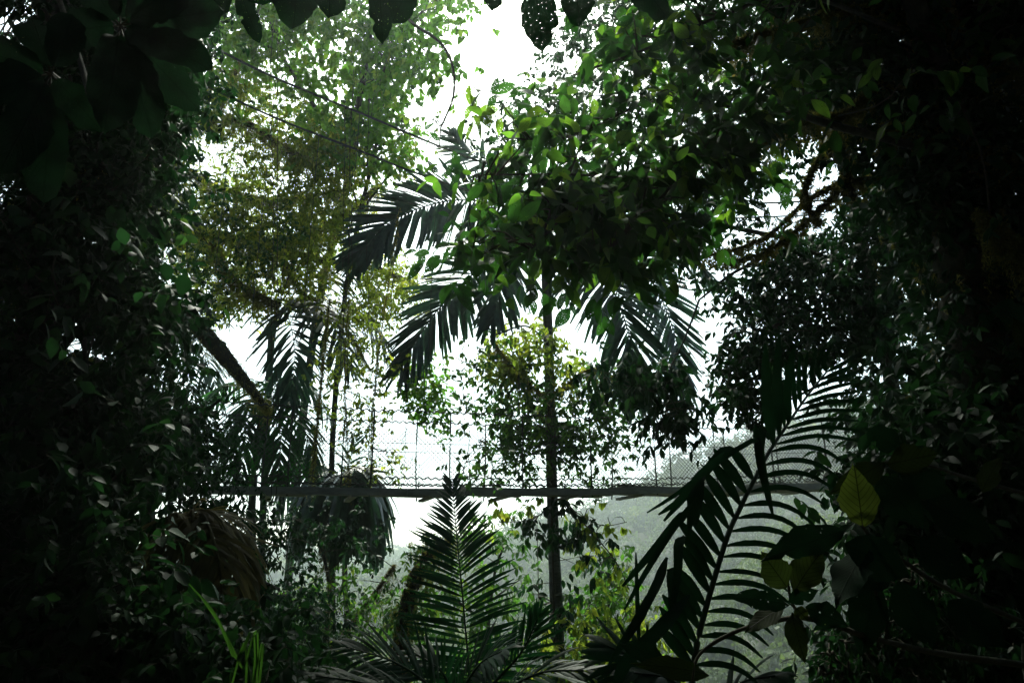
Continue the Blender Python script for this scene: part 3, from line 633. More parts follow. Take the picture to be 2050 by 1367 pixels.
lf([(1400, 985, 2.6), (1340, 1070, 2.55), (1290, 1150, 2.5), (1250, 1220, 2.5)], 12, 2.5, .4)
for q in range(4): lf([(1335 - q * 12, 1115 + q * 30, 2.6), (1310 - q * 14, 1180 + q * 25, 2.5), (1255 - q * 12, 1270 + q * 20, 2.45)], 18, 2.5, .3)

# ------------------------------------------------------------------ big leaved sapling, lower right foreground
sap = empty('broadleaf_sapling', P(2000, 1500, 2.2), 'near sapling with large dark and yellow-green leaves at lower right', 'sapling')
mb = MB(); tube(mb, [down_to_ground(P(2090, 1500, 2.4)), P(2090, 1500, 2.4), P(2075, 1250, 2.4), P(2100, 1000, 2.5)], [.03, .02, .012], n=30, sides=8, rough=.15); mb.build('trunk', M['twig'], sap)
mb = MB()
for pts, r in ([[(2050, 1330, 2.3), (1900, 1310, 2.2), (1740, 1275, 2.0), (1640, 1240, 1.95), (1560, 1240, 1.95), (1470, 1265, 1.95), (1400, 1310, 1.95), (1385, 1370, 1.95)], (.010, .003)],
               [[(2060, 1250, 2.4), (1900, 1180, 2.2), (1790, 1110, 2.0), (1740, 1070, 1.95), (1722, 1045, 1.9)], (.009, .003)],
               [[(1640, 1245, 1.95), (1590, 1215, 1.95), (1575, 1150, 1.95)], (.005, .003)],
               [[(1760, 1280, 2.1), (1755, 1200, 2.0), (1748, 1130, 1.95)], (.006, .003)],
               [[(2100, 1000, 2.5), (1950, 960, 2.3), (1850, 930, 2.1), (1765, 925, 2.0)], (.008, .003)]):
    tube(mb, [P(*q) for q in pts], r, n=40, sides=6, rough=.25)
mb.build('branch', M['twig'], sap)
def big(par, base, tip, wpx, mat, tint=.4, nd=0.0, tpl=BIG, bend=.18, label=None, name='leaf', tw=.25):
    b, t = P(*base), P(*tip); v = t - b; L_ = np.linalg.norm(v); d = base[2]; mb = MB(); tpl = near_leaf(_r if tpl is ROUND else _t); N = -nrm(b[None])[0] + np.array([nd, 0, .25]) + rng.normal(size=3) * tw
    leaves(mb, b, v, N, L_, W(wpx, d), tpl, tint, bend)
    o = mb.build(name, M[mat], par)
    if label: o['label'] = label
    return o
BL = [((1727, 1055, 1.9), (1713, 936, 1.8), 72, 'bigyel', .7), ((1692, 1062, 1.9), (1545, 1103, 1.8), 62, 'bigdark', .6), ((1690, 1090, 1.9), (1830, 1150, 1.85), 85, 'bigdark', .2),
 ((1740, 1090, 1.9), (1660, 1202, 1.85), 78, 'bigdark', .3), ((1575, 1175, 1.9), (1532, 1112, 1.85), 62, 'bigyel', .0), ((1590, 1185, 1.9), (1636, 1100, 1.85), 62, 'bigyel', .1),
 ((1580, 1210, 1.9), (1470, 1188, 1.85), 40, 'bigdark', .5), ((1570, 1215, 1.9), (1492, 1250, 1.85), 42, 'bigyel', .1), ((1612, 1215, 1.9), (1698, 1246, 1.85), 50, 'bigdark', .6),
 ((1585, 1225, 1.9), (1604, 1322, 1.85), 46, 'bigyel', .0), ((1592, 1215, 1.9), (1618, 1240, 1.88), 30, 'bigyel', .5), ((1578, 1205, 1.9), (1640, 1180, 1.88), 30, 'bigdark', .5),
 ((1770, 925, 2.0), (1682, 975, 1.9), 50, 'bigyel', .0), ((1775, 930, 2.0), (1885, 905, 1.95), 62, 'bigyel', .1), ((1800, 900, 2.0), (1735, 855, 1.95), 50, 'bigdark', .5),
 ((1965, 985, 2.2), (1995, 912, 2.15), 42, 'bigyel', .3), ((1800, 945, 2.0), (1915, 985, 1.95), 60, 'bigdark', .5), ((1760, 950, 2.0), (1850, 1060, 1.95), 70, 'bigdark', .5),
 ((1748, 1160, 2.0), (1735, 1310, 1.95), 75, 'bigdark', .2), ((1800, 1160, 2.0), (1870, 1300, 1.95), 80, 'bigdark', .2), ((1830, 1080, 2.1), (1950, 1150, 2.0), 75, 'bigdark', .1),
 ((1850, 1000, 2.2), (2000, 1080, 2.1), 80, 'bigdark', .1), ((1900, 1200, 2.2), (2010, 1300, 2.1), 80, 'bigdark', .1), ((1780, 1150, 2.0), (1700, 1170, 1.9), 60, 'bigdark', .3),
 ((1330, 1320, 2.0), (1240, 1290, 2.0), 40, 'bigdark', .3), ((1420, 1350, 2.0), (1290, 1315, 1.9), 40, 'bigyel', .0), ((2060, 630, 2.6), (1990, 620, 2.5), 60, 'bigdark', .8), ((2060, 700, 2.6), (2040, 650, 2.5), 40, 'bigyel', .0)]
for k, (b, t, w_, m_, tn) in enumerate(BL): big(sap, b, t, w_, m_, tn, label='large yellow-green veined leaf held upright' if k == 0 else None)

# ------------------------------------------------------------------ huge dark leaves, top left and along the top edge
def whorl(label, c, tips, wpx, d):
    e = empty('umbrella_leaf_plant', P(c[0], c[1], d), label, 'plant'); mb = MB(); pc = P(c[0], c[1], d)
    tube(mb, [pc, pc + [-.15, .5, .25], P(100, -60, 4.2), P(105, -110, 5.0)], [.012, .022], n=16, sides=7); mb.build('stem', M['bark'], e)
    mb = MB()
    for (tx, ty) in tips:
        q = P(tx, ty, d - .15); b = pc + (q - pc) * .12; tube(mb, [pc, b], .004, n=3, sides=5)
        big(e, (c[0] + (tx - c[0]) * .1, c[1] + (ty - c[1]) * .1, d), (tx, ty, d - rng.uniform(-.1, .3)), wpx * rng.uniform(.85, 1.1), 'bigdark', rng.random(), tpl=ROUND, bend=.1, tw=.07)
    mb.build('petiole', M['twig'], e)
whorl('huge dark round-ended leaves radiating from one stalk in the top left corner', (240, 52), [(405, 110), (395, 215), (300, 245), (215, 245), (120, 60), (160, -60), (250, -110), (370, -50), (430, 20)], 105, 2.9)
whorl('huge dark hanging leaves radiating lower beside the dark trunk at far left', (102, 148), [(90, 395), (10, 330), (-60, 190), (-40, 100), (60, 20), (200, 250), (150, 20)], 92, 2.7)
te = empty('overhanging_branch', P(900, -330, 3.2), 'leafy branch tip with large oval leaves dipping in along the top edge', 'branch')
mb = MB()
tube(mb, [P(400, -170, 3.2), P(700, -140, 3.1), P(1000, -130, 3.1), P(1300, -160, 3.1), P(1600, -190, 4.2), P(1782, -110, 5.2)], [.008, .022], n=30, sides=6)
for (b, t, w_) in [((600, -110), (590, 44), 110), ((560, -120), (500, -4), 130), ((655, -70), (662, 30), 84), ((478, -20), (512, 66), 46), ((755, -70), (766, 74), 56), ((830, -60), (795, 35), 70), ((420, -90), (380, 34), 100), ((985, -50), (985, 16), 48), ((1070, -50), (1082, 80), 84), ((1150, -60), (1160, 42), 80), ((1250, -70), (1330, 20), 80), ((440, -40), (420, 30), 80)]:
    big(te, (b[0], b[1], 3.1), (t[0], t[1], 2.95), w_, 'bigdark', rng.uniform(.5, 1), tpl=ROUND, bend=.08, tw=.12); tube(mb, [P(b[0], b[1], 3.1), P(b[0], -140, 3.1)], .004, n=3, sides=5)
mb.build('branch', M['twig'], te)

# ------------------------------------------------------------------ trees
def tree(name, label, boughs, layers, cat='tree', bark='bark', mossy=None, mossmat='moss', twigmat='twig', root_px=None, ds=1.0):
    """boughs: list of (px points with depth, radii px); layers: list of dicts for crown()"""
    boughs = [([(a, b, c * ds) for a, b, c in pts], r_) for pts, r_ in boughs]
    first = boughs[0][0]; b0 = P(*first[0]); base = down_to_ground(b0) if root_px is not False else b0
    e = empty(name, base, label, cat); bones = []; paths = []
    for k, (pts, r) in enumerate(boughs):
        q = [P(*z) for z in pts]
        if k == 0 and root_px is not False: q = [base] + q; r = (r[0] * 1.25,) + tuple(r)
        d = pts[0][2]; mb = MB(); p = tube(mb, q, [x * d / F for x in r], n=10 * len(q), sides=10 if k == 0 else 7, rough=.12)
        mb.build(('stem' if cat in ('vine', 'shrub') else 'trunk') if k == 0 else 'branch', M[bark], e); bones.append(p); paths.append((p, [x * d / F for x in r]))
    bones = np.concatenate(bones)
    tw = MB()
    for L_ in layers:
        mb = MB()
        for (poly, d0, d1, nc) in L_['regions']:
            c = scatter(poly, d0 * ds, d1 * ds, nc, L_.get('holes', 0), L_.get('hs', 1.2), L_.get('avoid', ()))
            crown(mb, tw, c, L_.get('per', 6), L_.get('k', 6), L_.get('spread', .18), L_['L'], L_.get('ratio', .42), L_.get('tpl', LANCE), L_.get('droop', .5), bones=bones, every=L_.get('every', 2), twig_r=L_.get('twr', .004), flat=L_.get('flat', .5), bend=L_.get('bend', .25))
        mb.build('crown', M[L_['mat']], e)
    tag(tw.build('twigs', M[twigmat], e), kind='stuff')
    if mossy:
        mb = MB()
        for (k, n, l0, l1) in mossy:
            moss(mb, paths[k][0], n, l0, l1, spread=paths[k][1][0] * .7 + .01, size=.03 if ds < 1.2 else .055); fuzz(mb, paths[k][0], paths[k][1][1:] if len(paths[k][1]) > 2 else paths[k][1], n * 12, .045)
        mb.build('moss', M[mossmat], e)
    return e, bones

# bright green tree, upper left centre
tree('tree', 'bright green sunlit tree with thin heart-shaped leaves at upper left of the sky gap',
 [([(560, 1367, 20), (600, 900, 19), (640, 600, 17), (700, 350, 14), (720, 200, 12.5), (760, -60, 12)], (8, 7, 6, 4)),
  ([(700, 350, 14), (640, 230, 12.5), (560, 100, 11.5), (520, -60, 11)], (5, 3)),
  ([(720, 240, 12.8), (760, 160, 12), (810, 60, 11.5), (900, -20, 11)], (4, 2)),
  ([(700, 330, 14), (770, 240, 13), (820, 250, 12.6)], (3, 1.5))],
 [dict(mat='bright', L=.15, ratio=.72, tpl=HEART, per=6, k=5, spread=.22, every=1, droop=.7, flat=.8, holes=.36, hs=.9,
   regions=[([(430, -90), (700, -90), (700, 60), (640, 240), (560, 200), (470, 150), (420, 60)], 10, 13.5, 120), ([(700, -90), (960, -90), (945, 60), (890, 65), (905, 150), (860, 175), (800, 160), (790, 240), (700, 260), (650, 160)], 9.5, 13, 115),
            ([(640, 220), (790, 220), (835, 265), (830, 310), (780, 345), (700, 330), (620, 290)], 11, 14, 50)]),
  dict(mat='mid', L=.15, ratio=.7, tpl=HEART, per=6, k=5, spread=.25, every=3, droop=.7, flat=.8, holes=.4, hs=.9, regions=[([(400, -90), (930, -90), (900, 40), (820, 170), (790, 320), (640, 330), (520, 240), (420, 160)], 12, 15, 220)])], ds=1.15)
tree('tree', 'thin-twigged tree with sparse tiny leaves against white sky above the arching palm frond',
 [([(660, 1367, 17), (665, 900, 16.5), (690, 600, 16), (720, 430, 15), (745, 330, 14.5), (760, 250, 14)], (6, 5, 4, 2)),
  ([(720, 430, 15), (700, 350, 14.6), (690, 270, 14)], (3, 1)), ([(725, 420, 15), (780, 350, 14.5), (820, 320, 14)], (3, 1)), ([(705, 500, 15.5), (680, 400, 15), (640, 320, 14.6)], (3, 1)), ([(735, 370, 14.6), (740, 300, 14), (790, 290, 14)], (2, 1))],
 [dict(mat='olive', L=.1, ratio=.4, per=5, k=5, spread=.2, every=1, regions=[([(620, 270), (830, 270), (845, 330), (800, 380), (720, 440), (640, 420)], 13.5, 15.5, 60)])])

# mossy yellow-green tree, left
ME, mbones = tree('tree', 'moss-draped olive tree with bromeliads and hanging strands on the left',
 [([(230, 1367, 12), (250, 1000, 12), (270, 700, 11.5), (300, 480, 11), (350, 300, 11), (400, 100, 11), (420, -100, 11)], (22, 20, 18, 14, 10)),
  ([(340, 270, 11), (430, 240, 11), (500, 250, 11), (560, 290, 11), (620, 320, 11)], (12, 8, 4)),
  ([(300, 480, 11), (420, 470, 11.5), (520, 490, 12), (610, 470, 12), (690, 430, 12), (760, 370, 12)], (14, 11, 6)),
  ([(540, 490, 12), (640, 520, 12.2), (760, 540, 12.4), (870, 585, 12.5), (960, 580, 12.6)], (8, 7, 3)),
  ([(430, 240, 11), (470, 150, 11), (520, 60, 11)], (6, 3)), ([(350, 330, 11), (450, 380, 11.5), (560, 400, 11.5), (680, 380, 11.5)], (7, 3)),
  ([(560, 500, 12), (600, 580, 12), (680, 640, 12), (740, 740, 12)], (5, 2)), ([(420, 480, 11.5), (470, 560, 11.5), (560, 610, 11.5)], (6, 2))],
 [dict(mat='olive', L=.115, ratio=.42, per=10, k=7, spread=.2, every=3, holes=.33, hs=1.3, avoid=[(415, 305, 40, 40), (300, 470, 35, 35), (690, 560, 40, 60)],
   regions=[([(380, 130), (480, 130), (600, 190), (720, 300), (740, 420), (660, 470), (540, 500), (430, 480), (330, 500), (290, 400), (320, 330), (400, 220)], 10, 12.5, 330),
            ([(420, 470), (700, 440), (820, 540), (860, 600), (800, 640), (700, 640), (620, 600), (480, 640), (380, 600), (320, 560)], 11, 13, 250)]),
  dict(mat='mid', L=.10, ratio=.5, per=8, k=6, spread=.2, every=5, holes=.4, hs=1.4, regions=[([(270, 330), (560, 340), (600, 470), (520, 560), (330, 600), (250, 480)], 9.5, 11, 75)])],
 bark='mossbark', ds=1.3, mossy=[(1, 420, .1, 1.0), (2, 560, .1, 1.1), (3, 260, .1, 1.0), (4, 120, .05, .5), (5, 420, .1, .9), (6, 200, .1, .9), (7, 300, .1, .8), (0, 150, .05, .4)])
def bromeliad(label, c, s, n=26, mat='bright'):
    mb = MB(); p = P(*c)
    for k in range(n):
        a = rng.uniform(0, 6.28); el = rng.uniform(.25, 1.3); D = np.array([math.cos(a) * math.cos(el), math.sin(a) * math.cos(el), math.sin(el)])
        l = s * rng.uniform(.6, 1.1); strip(mb, [p, p + D * l * .5, p + D * l - UP * l * .25 * math.cos(el)], s * .09, np.cross(D, UP) + .01, 6, .3, rng.random())
    o = mb.build('bromeliad', M[mat]); tag(o, label, 'bromeliad', 'bromeliads perched on the boughs')
bromeliad('spiky yellow-green bromeliad on top of the mossy bough at upper left', (482, 245, 14.0), .5)
bromeliad('smaller bromeliad further out along the same mossy bough', (540, 268, 14.0), .36)
bromeliad('ragged bromeliad clump sitting on the arching bough left of the palm', (668, 436, 15.3), .3, 18, 'olive')

# mossy leaning trunk
tree('leaning_trunk', 'thick dark leaning bough shaggy with moss above the short palm',
 [([(538, 822, 13.5), (520, 800, 13.3), (470, 740, 13), (420, 680, 12.8), (370, 630, 12.6), (300, 580, 12.4), (230, 560, 12.2)], (2.5, 9, 16, 17, 16, 14))],
 [dict(mat='dark', L=.11, per=7, k=6, spread=.2, every=2, regions=[([(330, 560), (420, 600), (400, 660), (350, 720), (300, 700)], 12, 13, 24)])], cat='bough', bark='mossbark', root_px=False, mossy=[(0, 420, .05, .45)])

# left dark wall of trees
tree('tree', 'massive black trunk at the far left smothered in climbing leaves',
 [([(85, 1500, 5), (80, 1100, 5), (70, 800, 5), (85, 500, 5), (110, 200, 5), (100, -200, 5)], (52, 48, 42, 38, 38)),
  ([(90, 450, 5), (200, 330, 5.2), (330, 250, 5.5)], (10, 5)), ([(80, 760, 5), (170, 650, 5), (300, 600, 5.3)], (10, 4)), ([(140, 1500, 4.6), (180, 1100, 4.6), (170, 700, 4.8), (140, 300, 5)], (5, 5))],
 [dict(mat='dark', L=.08, ratio=.5, per=14, k=7, spread=.15, every=6, holes=.27, hs=2.0, avoid=[(320, 968, 120, 30), (290, 780, 50, 60), (60, 1050, 30, 25), (115, 650, 120, 95), (30, 60, 85, 95), (15, 380, 50, 65), (165, 720, 90, 75), (300, 480, 80, 65), (250, 1050, 80, 75), (330, 700, 60, 60), (390, 1130, 120, 110), (130, 30, 40, 40), (250, 1180, 40, 30)],
   regions=[([(-60, -60), (420, -60), (400, 120), (380, 220), (330, 330), (320, 480), (240, 560), (-60, 600)], 4.2, 7.5, 420),
            ([(-60, 600), (260, 520), (340, 640), (330, 800), (300, 960), (-60, 960)], 4.2, 7, 330),
            ([(-60, 960), (240, 960), (300, 1100), (420, 1230), (620, 1330), (660, 1420), (-60, 1420)], 3.6, 7, 420), ([(-650, -100), (-60, -100), (-60, 1400), (-650, 1400)], 5, 9, 320)]),
  dict(mat='dark', L=.11, ratio=.62, per=3, k=4, spread=.15, every=6, avoid=[(320, 968, 120, 30), (115, 650, 80, 60), (250, 1050, 60, 50)], regions=[([(-40, 300), (330, 300), (400, 560), (330, 900), (230, 960), (500, 1320), (0, 1367), (0, 600)], 3.4, 4.2, 36)]), dict(mat='mid', L=.12, ratio=.5, per=2, k=3, spread=.12, every=6, regions=[([(190, 300), (330, 300), (400, 560), (440, 780), (330, 820), (230, 560)], 4.4, 5, 12)])],
 mossy=[(0, 120, .02, .2), (1, 70, .05, .35)])
tree('tree', 'dark understorey tree filling the left between the black trunk and the bridge',
 [([(300, 1500, 9), (300, 1100, 9), (280, 800, 9), (260, 500, 9), (240, 200, 9)], (14, 12, 10, 8)),
  ([(290, 900, 9), (380, 850, 9), (440, 800, 9)], (6, 3)), ([(280, 760, 9), (180, 680, 9)], (6, 3)), ([(300, 1050, 9), (180, 1000, 9), (60, 960, 9)], (6, 3)), ([(300, 1150, 9), (420, 1120, 9.5), (560, 1180, 10)], (6, 3))],
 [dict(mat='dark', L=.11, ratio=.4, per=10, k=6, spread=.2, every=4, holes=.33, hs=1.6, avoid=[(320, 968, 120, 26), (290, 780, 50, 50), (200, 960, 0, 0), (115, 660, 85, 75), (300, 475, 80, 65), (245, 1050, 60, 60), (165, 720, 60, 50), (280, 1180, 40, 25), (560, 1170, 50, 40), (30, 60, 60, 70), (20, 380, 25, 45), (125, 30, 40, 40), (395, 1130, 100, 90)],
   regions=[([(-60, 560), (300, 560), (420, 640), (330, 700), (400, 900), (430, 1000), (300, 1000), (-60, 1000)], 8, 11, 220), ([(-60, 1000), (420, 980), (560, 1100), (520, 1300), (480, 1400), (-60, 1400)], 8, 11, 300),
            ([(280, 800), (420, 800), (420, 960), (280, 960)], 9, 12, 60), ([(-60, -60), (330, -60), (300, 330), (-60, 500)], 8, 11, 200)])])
# sunlit scrub behind lower left
tree('shrub', 'green and brown scrub with fine dry stems below the deck left of centre',
 [([(640, 1500, 15), (650, 1300, 15), (660, 1180, 15), (640, 1080, 15)], (4, 3)), ([(660, 1300, 15), (740, 1200, 15), (790, 1130, 15)], (2, 1)), ([(650, 1250, 15), (580, 1150, 15)], (2, 1))],
 [dict(mat='scrub', L=.12, ratio=.5, per=8, k=6, spread=.25, every=1, holes=.3, hs=1.2, regions=[([(620, 1170), (720, 1160), (790, 1180), (800, 1300), (760, 1400), (480, 1400), (520, 1200)], 13, 17, 85)]),
  dict(mat='dark', L=.12, ratio=.45, per=8, k=6, spread=.25, every=3, holes=.3, hs=1.2, regions=[([(500, 990), (640, 1020), (740, 1080), (680, 1130), (560, 1110), (480, 1080)], 14, 17, 50), ([(430, 1200), (700, 1180), (700, 1400), (400, 1400)], 11, 13, 90)])], cat='shrub', mossy=[(1, 200, .1, 1.1), (0, 200, .1, 1.1)], mossmat='dry')

# broad leaved tree, centre right near
GE, gb = tree('tree', 'near tree with broad veined insect-holed leaves filling the upper centre and right',
 [([(2040, 1500, 7.2), (2020, 1000, 7.0), (1990, 600, 6.6), (1930, 300, 6.0), (1850, 60, 5.4), (1780, -120, 5.2)], (30, 28, 26, 20, 14)),
  ([(1935, 320, 6.0), (1700, 260, 5.0), (1560, 230, 4.9), (1420, 290, 4.8), (1280, 360, 4.7), (1150, 420, 4.6), (1060, 500, 4.6)], (9, 6, 4, 2)),
  ([(1560, 230, 4.9), (1400, 205, 4.8), (1290, 205, 4.7)], (4, 1.5)), ([(1800, 60, 5), (1600, -10, 4.8), (1450, 30, 4.6), (1290, 100, 4.5), (1150, 150, 4.4)], (6, 2)),
  ([(1280, 360, 4.7), (1150, 350, 4.6), (1020, 350, 4.5), (950, 350, 4.5)], (3, 1.2)), ([(1420, 290, 4.8), (1300, 420, 4.7), (1180, 540, 4.6)], (4, 1.5)), ([(1290, 205, 4.7), (1150, 270, 4.6), (1050, 280, 4.5)], (3, 1))],
 [dict(mat='broad', L=.175, ratio=.46, tpl=BIG, per=4, k=5, spread=.15, every=1, shoot=1.3, holes=.27, hs=2, flat=.7, twr=.0035, avoid=[(1640, 365, 120, 100), (1570, 430, 115, 70), (1480, 492, 90, 42), (1720, 255, 45, 40), (1560, 250, 40, 35)],
   regions=[([(975, 200), (1040, 165), (1105, 150), (1130, 90), (1190, 40), (1300, -50), (1600, -60), (1620, 160), (1540, 330), (1400, 400), (1200, 470), (1050, 390), (970, 310), (965, 260)], 4.2, 5.6, 112),
            ([(1040, 400), (1200, 420), (1400, 400), (1440, 440), (1330, 490), (1200, 510), (1060, 500), (930, 520), (890, 500), (940, 460)], 4.3, 5.4, 50)]),
  dict(mat='bright', L=.14, ratio=.42, tpl=BIG, per=2, k=3, spread=.2, every=1, shoot=1.2, flat=.8, regions=[([(910, 460), (1000, 230), (1150, 170), (1350, 350), (1430, 480), (1150, 510), (920, 500)], 3.9, 5, 30)])])
tree('tree', 'dark fine-leaved tree behind the broad veined leaves, pricked with tiny sky holes',
 [([(1900, 1500, 15), (1890, 1100, 14), (1850, 700, 13), (1760, 400, 12), (1600, 150, 11.5), (1500, -100, 11)], (11, 9, 8, 6)),
  ([(1800, 520, 12.5), (1330, 420, 12), (1200, 300, 11.5), (1080, 180, 11)], (6, 2)), ([(1760, 400, 12), (1660, 300, 11.5), (1640, 150, 11)], (5, 2)), ([(1600, 180, 11.5), (1250, 60, 11), (1120, 60, 11)], (4, 2))],
 [dict(mat='dark', L=.13, ratio=.5, per=9, k=6, spread=.25, every=4, holes=.26, hs=1.1, avoid=[(1640, 365, 75, 65), (1570, 430, 70, 42), (1480, 485, 60, 24), (1720, 255, 28, 24), (1560, 250, 30, 25)],
   regions=[([(1095, 60), (1150, 20), (1250, -60), (1650, -60), (1700, 200), (1600, 420), (1400, 520), (1200, 540), (1060, 420), (1000, 400), (985, 270), (1030, 200), (1100, 180)], 10, 13, 330)])])

# right hand fine leaved tree
tree('tree', 'dark small-leaved tree silhouetted against white sky right of the palm',
 [([(1830, 1500, 12), (1820, 1100, 12), (1790, 800, 11.5), (1740, 560, 11), (1690, 300, 10.5), (1650, -50, 10.5)], (16, 15, 13, 10, 8)),
  ([(1760, 640, 11), (1640, 620, 10.5), (1540, 660, 10.3), (1470, 740, 10.2)], (6, 2)), ([(1740, 560, 11), (1600, 500, 10.6), (1480, 540, 10.4), (1400, 600, 10.3)], (6, 2)), ([(1790, 780, 11.5), (1680, 760, 11), (1580, 800, 10.8)], (6, 2)),
  ([(1400, 600, 10.3), (1370, 680, 10.3), (1330, 770, 10.3), (1340, 840, 10.3)], (2.5, 1)), ([(1740, 560, 11), (1850, 500, 11), (1950, 520, 11)], (6, 3))],
 [dict(mat='dark', L=.15, ratio=.42, per=9, k=6, spread=.17, every=2, holes=.32, hs=1.6, avoid=[(1860, 590, 60, 60), (1880, 700, 60, 45), (1640, 770, 80, 60), (1450, 640, 50, 40), (1620, 620, 0, 0), (1480, 490, 90, 42), (1570, 430, 100, 60), (1640, 365, 100, 80)],
   regions=[([(1400, 540), (1500, 490), (1560, 430), (1700, 370), (1860, 400), (1890, 560), (1860, 720), (1780, 760), (1720, 850), (1620, 820), (1560, 760), (1520, 720), (1470, 680), (1430, 640)], 9.5, 12.5, 270),
            ([(1440, 680), (1540, 690), (1540, 800), (1500, 840), (1450, 790)], 9.8, 11, 26)]),
  dict(mat='dark', L=.18, ratio=.42, per=5, k=6, spread=.17, every=1, holes=.25, hs=1.6, droop=.9,
   regions=[([(1180, 750), (1260, 710), (1330, 740), (1380, 780), (1400, 830), (1370, 850), (1300, 830), (1230, 780)], 9.8, 11.4, 34), ([(1290, 800), (1410, 800), (1370, 865), (1310, 868)], 9.8, 11, 10)])])

# right mossy giant
tree('tree', 'huge shadowed tree at right with long moss-draped boughs reaching into the gap',
 [([(2010, 1500, 6), (1985, 1000, 6), (1960, 700, 6), (1920, 480, 6), (1870, 250, 6), (1840, 0, 6), (1830, -200, 6)], (75, 70, 60, 46, 38, 32)),
  ([(2120, 340, 5.4), (2000, 310, 5.5), (1900, 270, 5.6), (1800, 255, 5.7), (1740, 262, 5.8)], (8, 6, 4, 2)),
  ([(2120, 370, 6), (1980, 370, 6), (1860, 350, 6.2), (1740, 360, 6.4), (1690, 365, 6.5), (1620, 400, 6.8), (1540, 470, 7), (1470, 500, 7.2), (1400, 515, 7.4)], (10, 9, 8, 5, 3)),
  ([(1700, 400, 6.5), (1690, 330, 6.5), (1680, 290, 6.5), (1640, 240, 6.6)], (15, 10, 5)), ([(1690, 370, 6.5), (1620, 440, 6.8), (1540, 500, 7), (1450, 530, 7.2)], (6, 5, 2)),
  ([(1640, 450, 6.7), (1610, 390, 6.7), (1640, 320, 6.6), (1690, 290, 6.5)], (4, 6, 4)), ([(1870, 130, 5.8), (1750, 180, 5.6), (1690, 230, 5.6), (1600, 240, 5.6), (1500, 300, 5.6)], (8, 6, 3)),
  ([(1850, 30, 5.8), (1700, 20, 5.4), (1560, 60, 5.2), (1450, 90, 5.2)], (7, 2)), ([(2100, 150, 5.4), (1980, 120, 5.4), (1900, 40, 5.4), (1880, -60, 5.4)], (8, 5)), ([(2100, 500, 5.2), (2020, 480, 5.2), (1960, 430, 5.2)], (10, 4))],
 [dict(mat='dark', L=.13, ratio=.46, per=9, k=6, spread=.2, every=5, holes=.2, hs=1.6, avoid=[(1870, 590, 55, 55), (1890, 700, 55, 45), (1680, 760, 80, 70), (1800, 480, 40, 30), (1640, 365, 120, 100), (1570, 430, 115, 70), (1480, 492, 90, 42), (1720, 255, 45, 40), (1560, 250, 40, 35)],
   regions=[([(1560, -60), (2110, -60), (2110, 560), (1900, 520), (1840, 440), (1720, 330), (1620, 220)], 5.4, 8, 520), ([(1840, 500), (2110, 480), (2110, 860), (1800, 860), (1850, 700)], 5.6, 8, 240),
            ([(1780, 860), (2110, 860), (2110, 1420), (1720, 1420), (1800, 1200), (1740, 1100)], 4.6, 8, 460), ([(2110, -100), (2650, -100), (2650, 1400), (2110, 1400)], 5, 9, 320)]),
  dict(mat='broad', L=.2, ratio=.46, tpl=BIG, per=2, k=4, spread=.15, every=2, regions=[([(1600, -60), (2110, -60), (2110, 400), (1800, 330), (1680, 200)], 4.4, 5.4, 16)])],
 bark='mossbark', mossmat='darkmoss', mossy=[(1, 260, .04, .35), (2, 200, .03, .12), (3, 120, .03, .12), (4, 140, .02, .1), (5, 120, .02, .1), (6, 260, .05, .35), (7, 240, .05, .4), (8, 300, .05, .5), (9, 300, .05, .5), (0, 400, .04, .3)])

# climbers on the palm trunk and hanging vines
def vine(label, paths_, layers, name='climbing_vine', mossy=None, cat='vine'):
    return tree(name, label, paths_, layers, cat=cat, bark='twig', root_px=False, mossy=mossy)
vine('leafy climber wrapped thickly round the palm trunk behind the mesh',
 [([(1105, 1000, 13.8), (1100, 850, 13.8), (1098, 700, 13.8)], (3, 2)), ([(985, 680, 13.2), (1020, 730, 13.3), (1060, 770, 13.5), (1100, 800, 13.8)], (2, 3)), ([(990, 670, 13.2), (1060, 655, 13.5), (1120, 720, 13.8)], (2, 2)), ([(1110, 790, 13.8), (1180, 740, 13.4), (1230, 760, 13.2)], (3, 1))],
 [dict(mat='olive', L=.13, ratio=.5, per=7, k=5, spread=.16, every=1, holes=.3, hs=1.5, regions=[([(980, 650), (1090, 640), (1150, 700), (1140, 760), (1000, 760), (960, 720)], 13, 14.4, 52)]),
  dict(mat='mid', L=.13, ratio=.5, per=9, k=6, spread=.27, every=2, holes=.28, regions=[([(990, 730), (1230, 720), (1270, 820), (1250, 890), (1130, 870), (1020, 860), (960, 800)], 13, 14.8, 62), ([(980, 800), (1240, 820), (1220, 930), (1180, 965), (1130, 900), (1060, 900), (1030, 970), (980, 940)], 13, 14.8, 64)])],
 mossy=[(1, 200, .1, .8), (3, 200, .1, .8)])
vine('trailing vine with scattered oval leaves dangling through the mesh left of the palm trunk',
 [([(930, 640, 11.0), (925, 760, 11.0), (940, 870, 11.0), (925, 960, 11.0)], (.7, .6)), ([(960, 690, 11.0), (950, 800, 11.0), (960, 900, 11.0)], (.7, .5))],
 [dict(mat='mid', L=.115, ratio=.62, per=2, k=4, spread=.12, every=1, tpl=LANCE, regions=[([(895, 700), (985, 690), (985, 960), (905, 960)], 10.6, 11.4, 30)])])
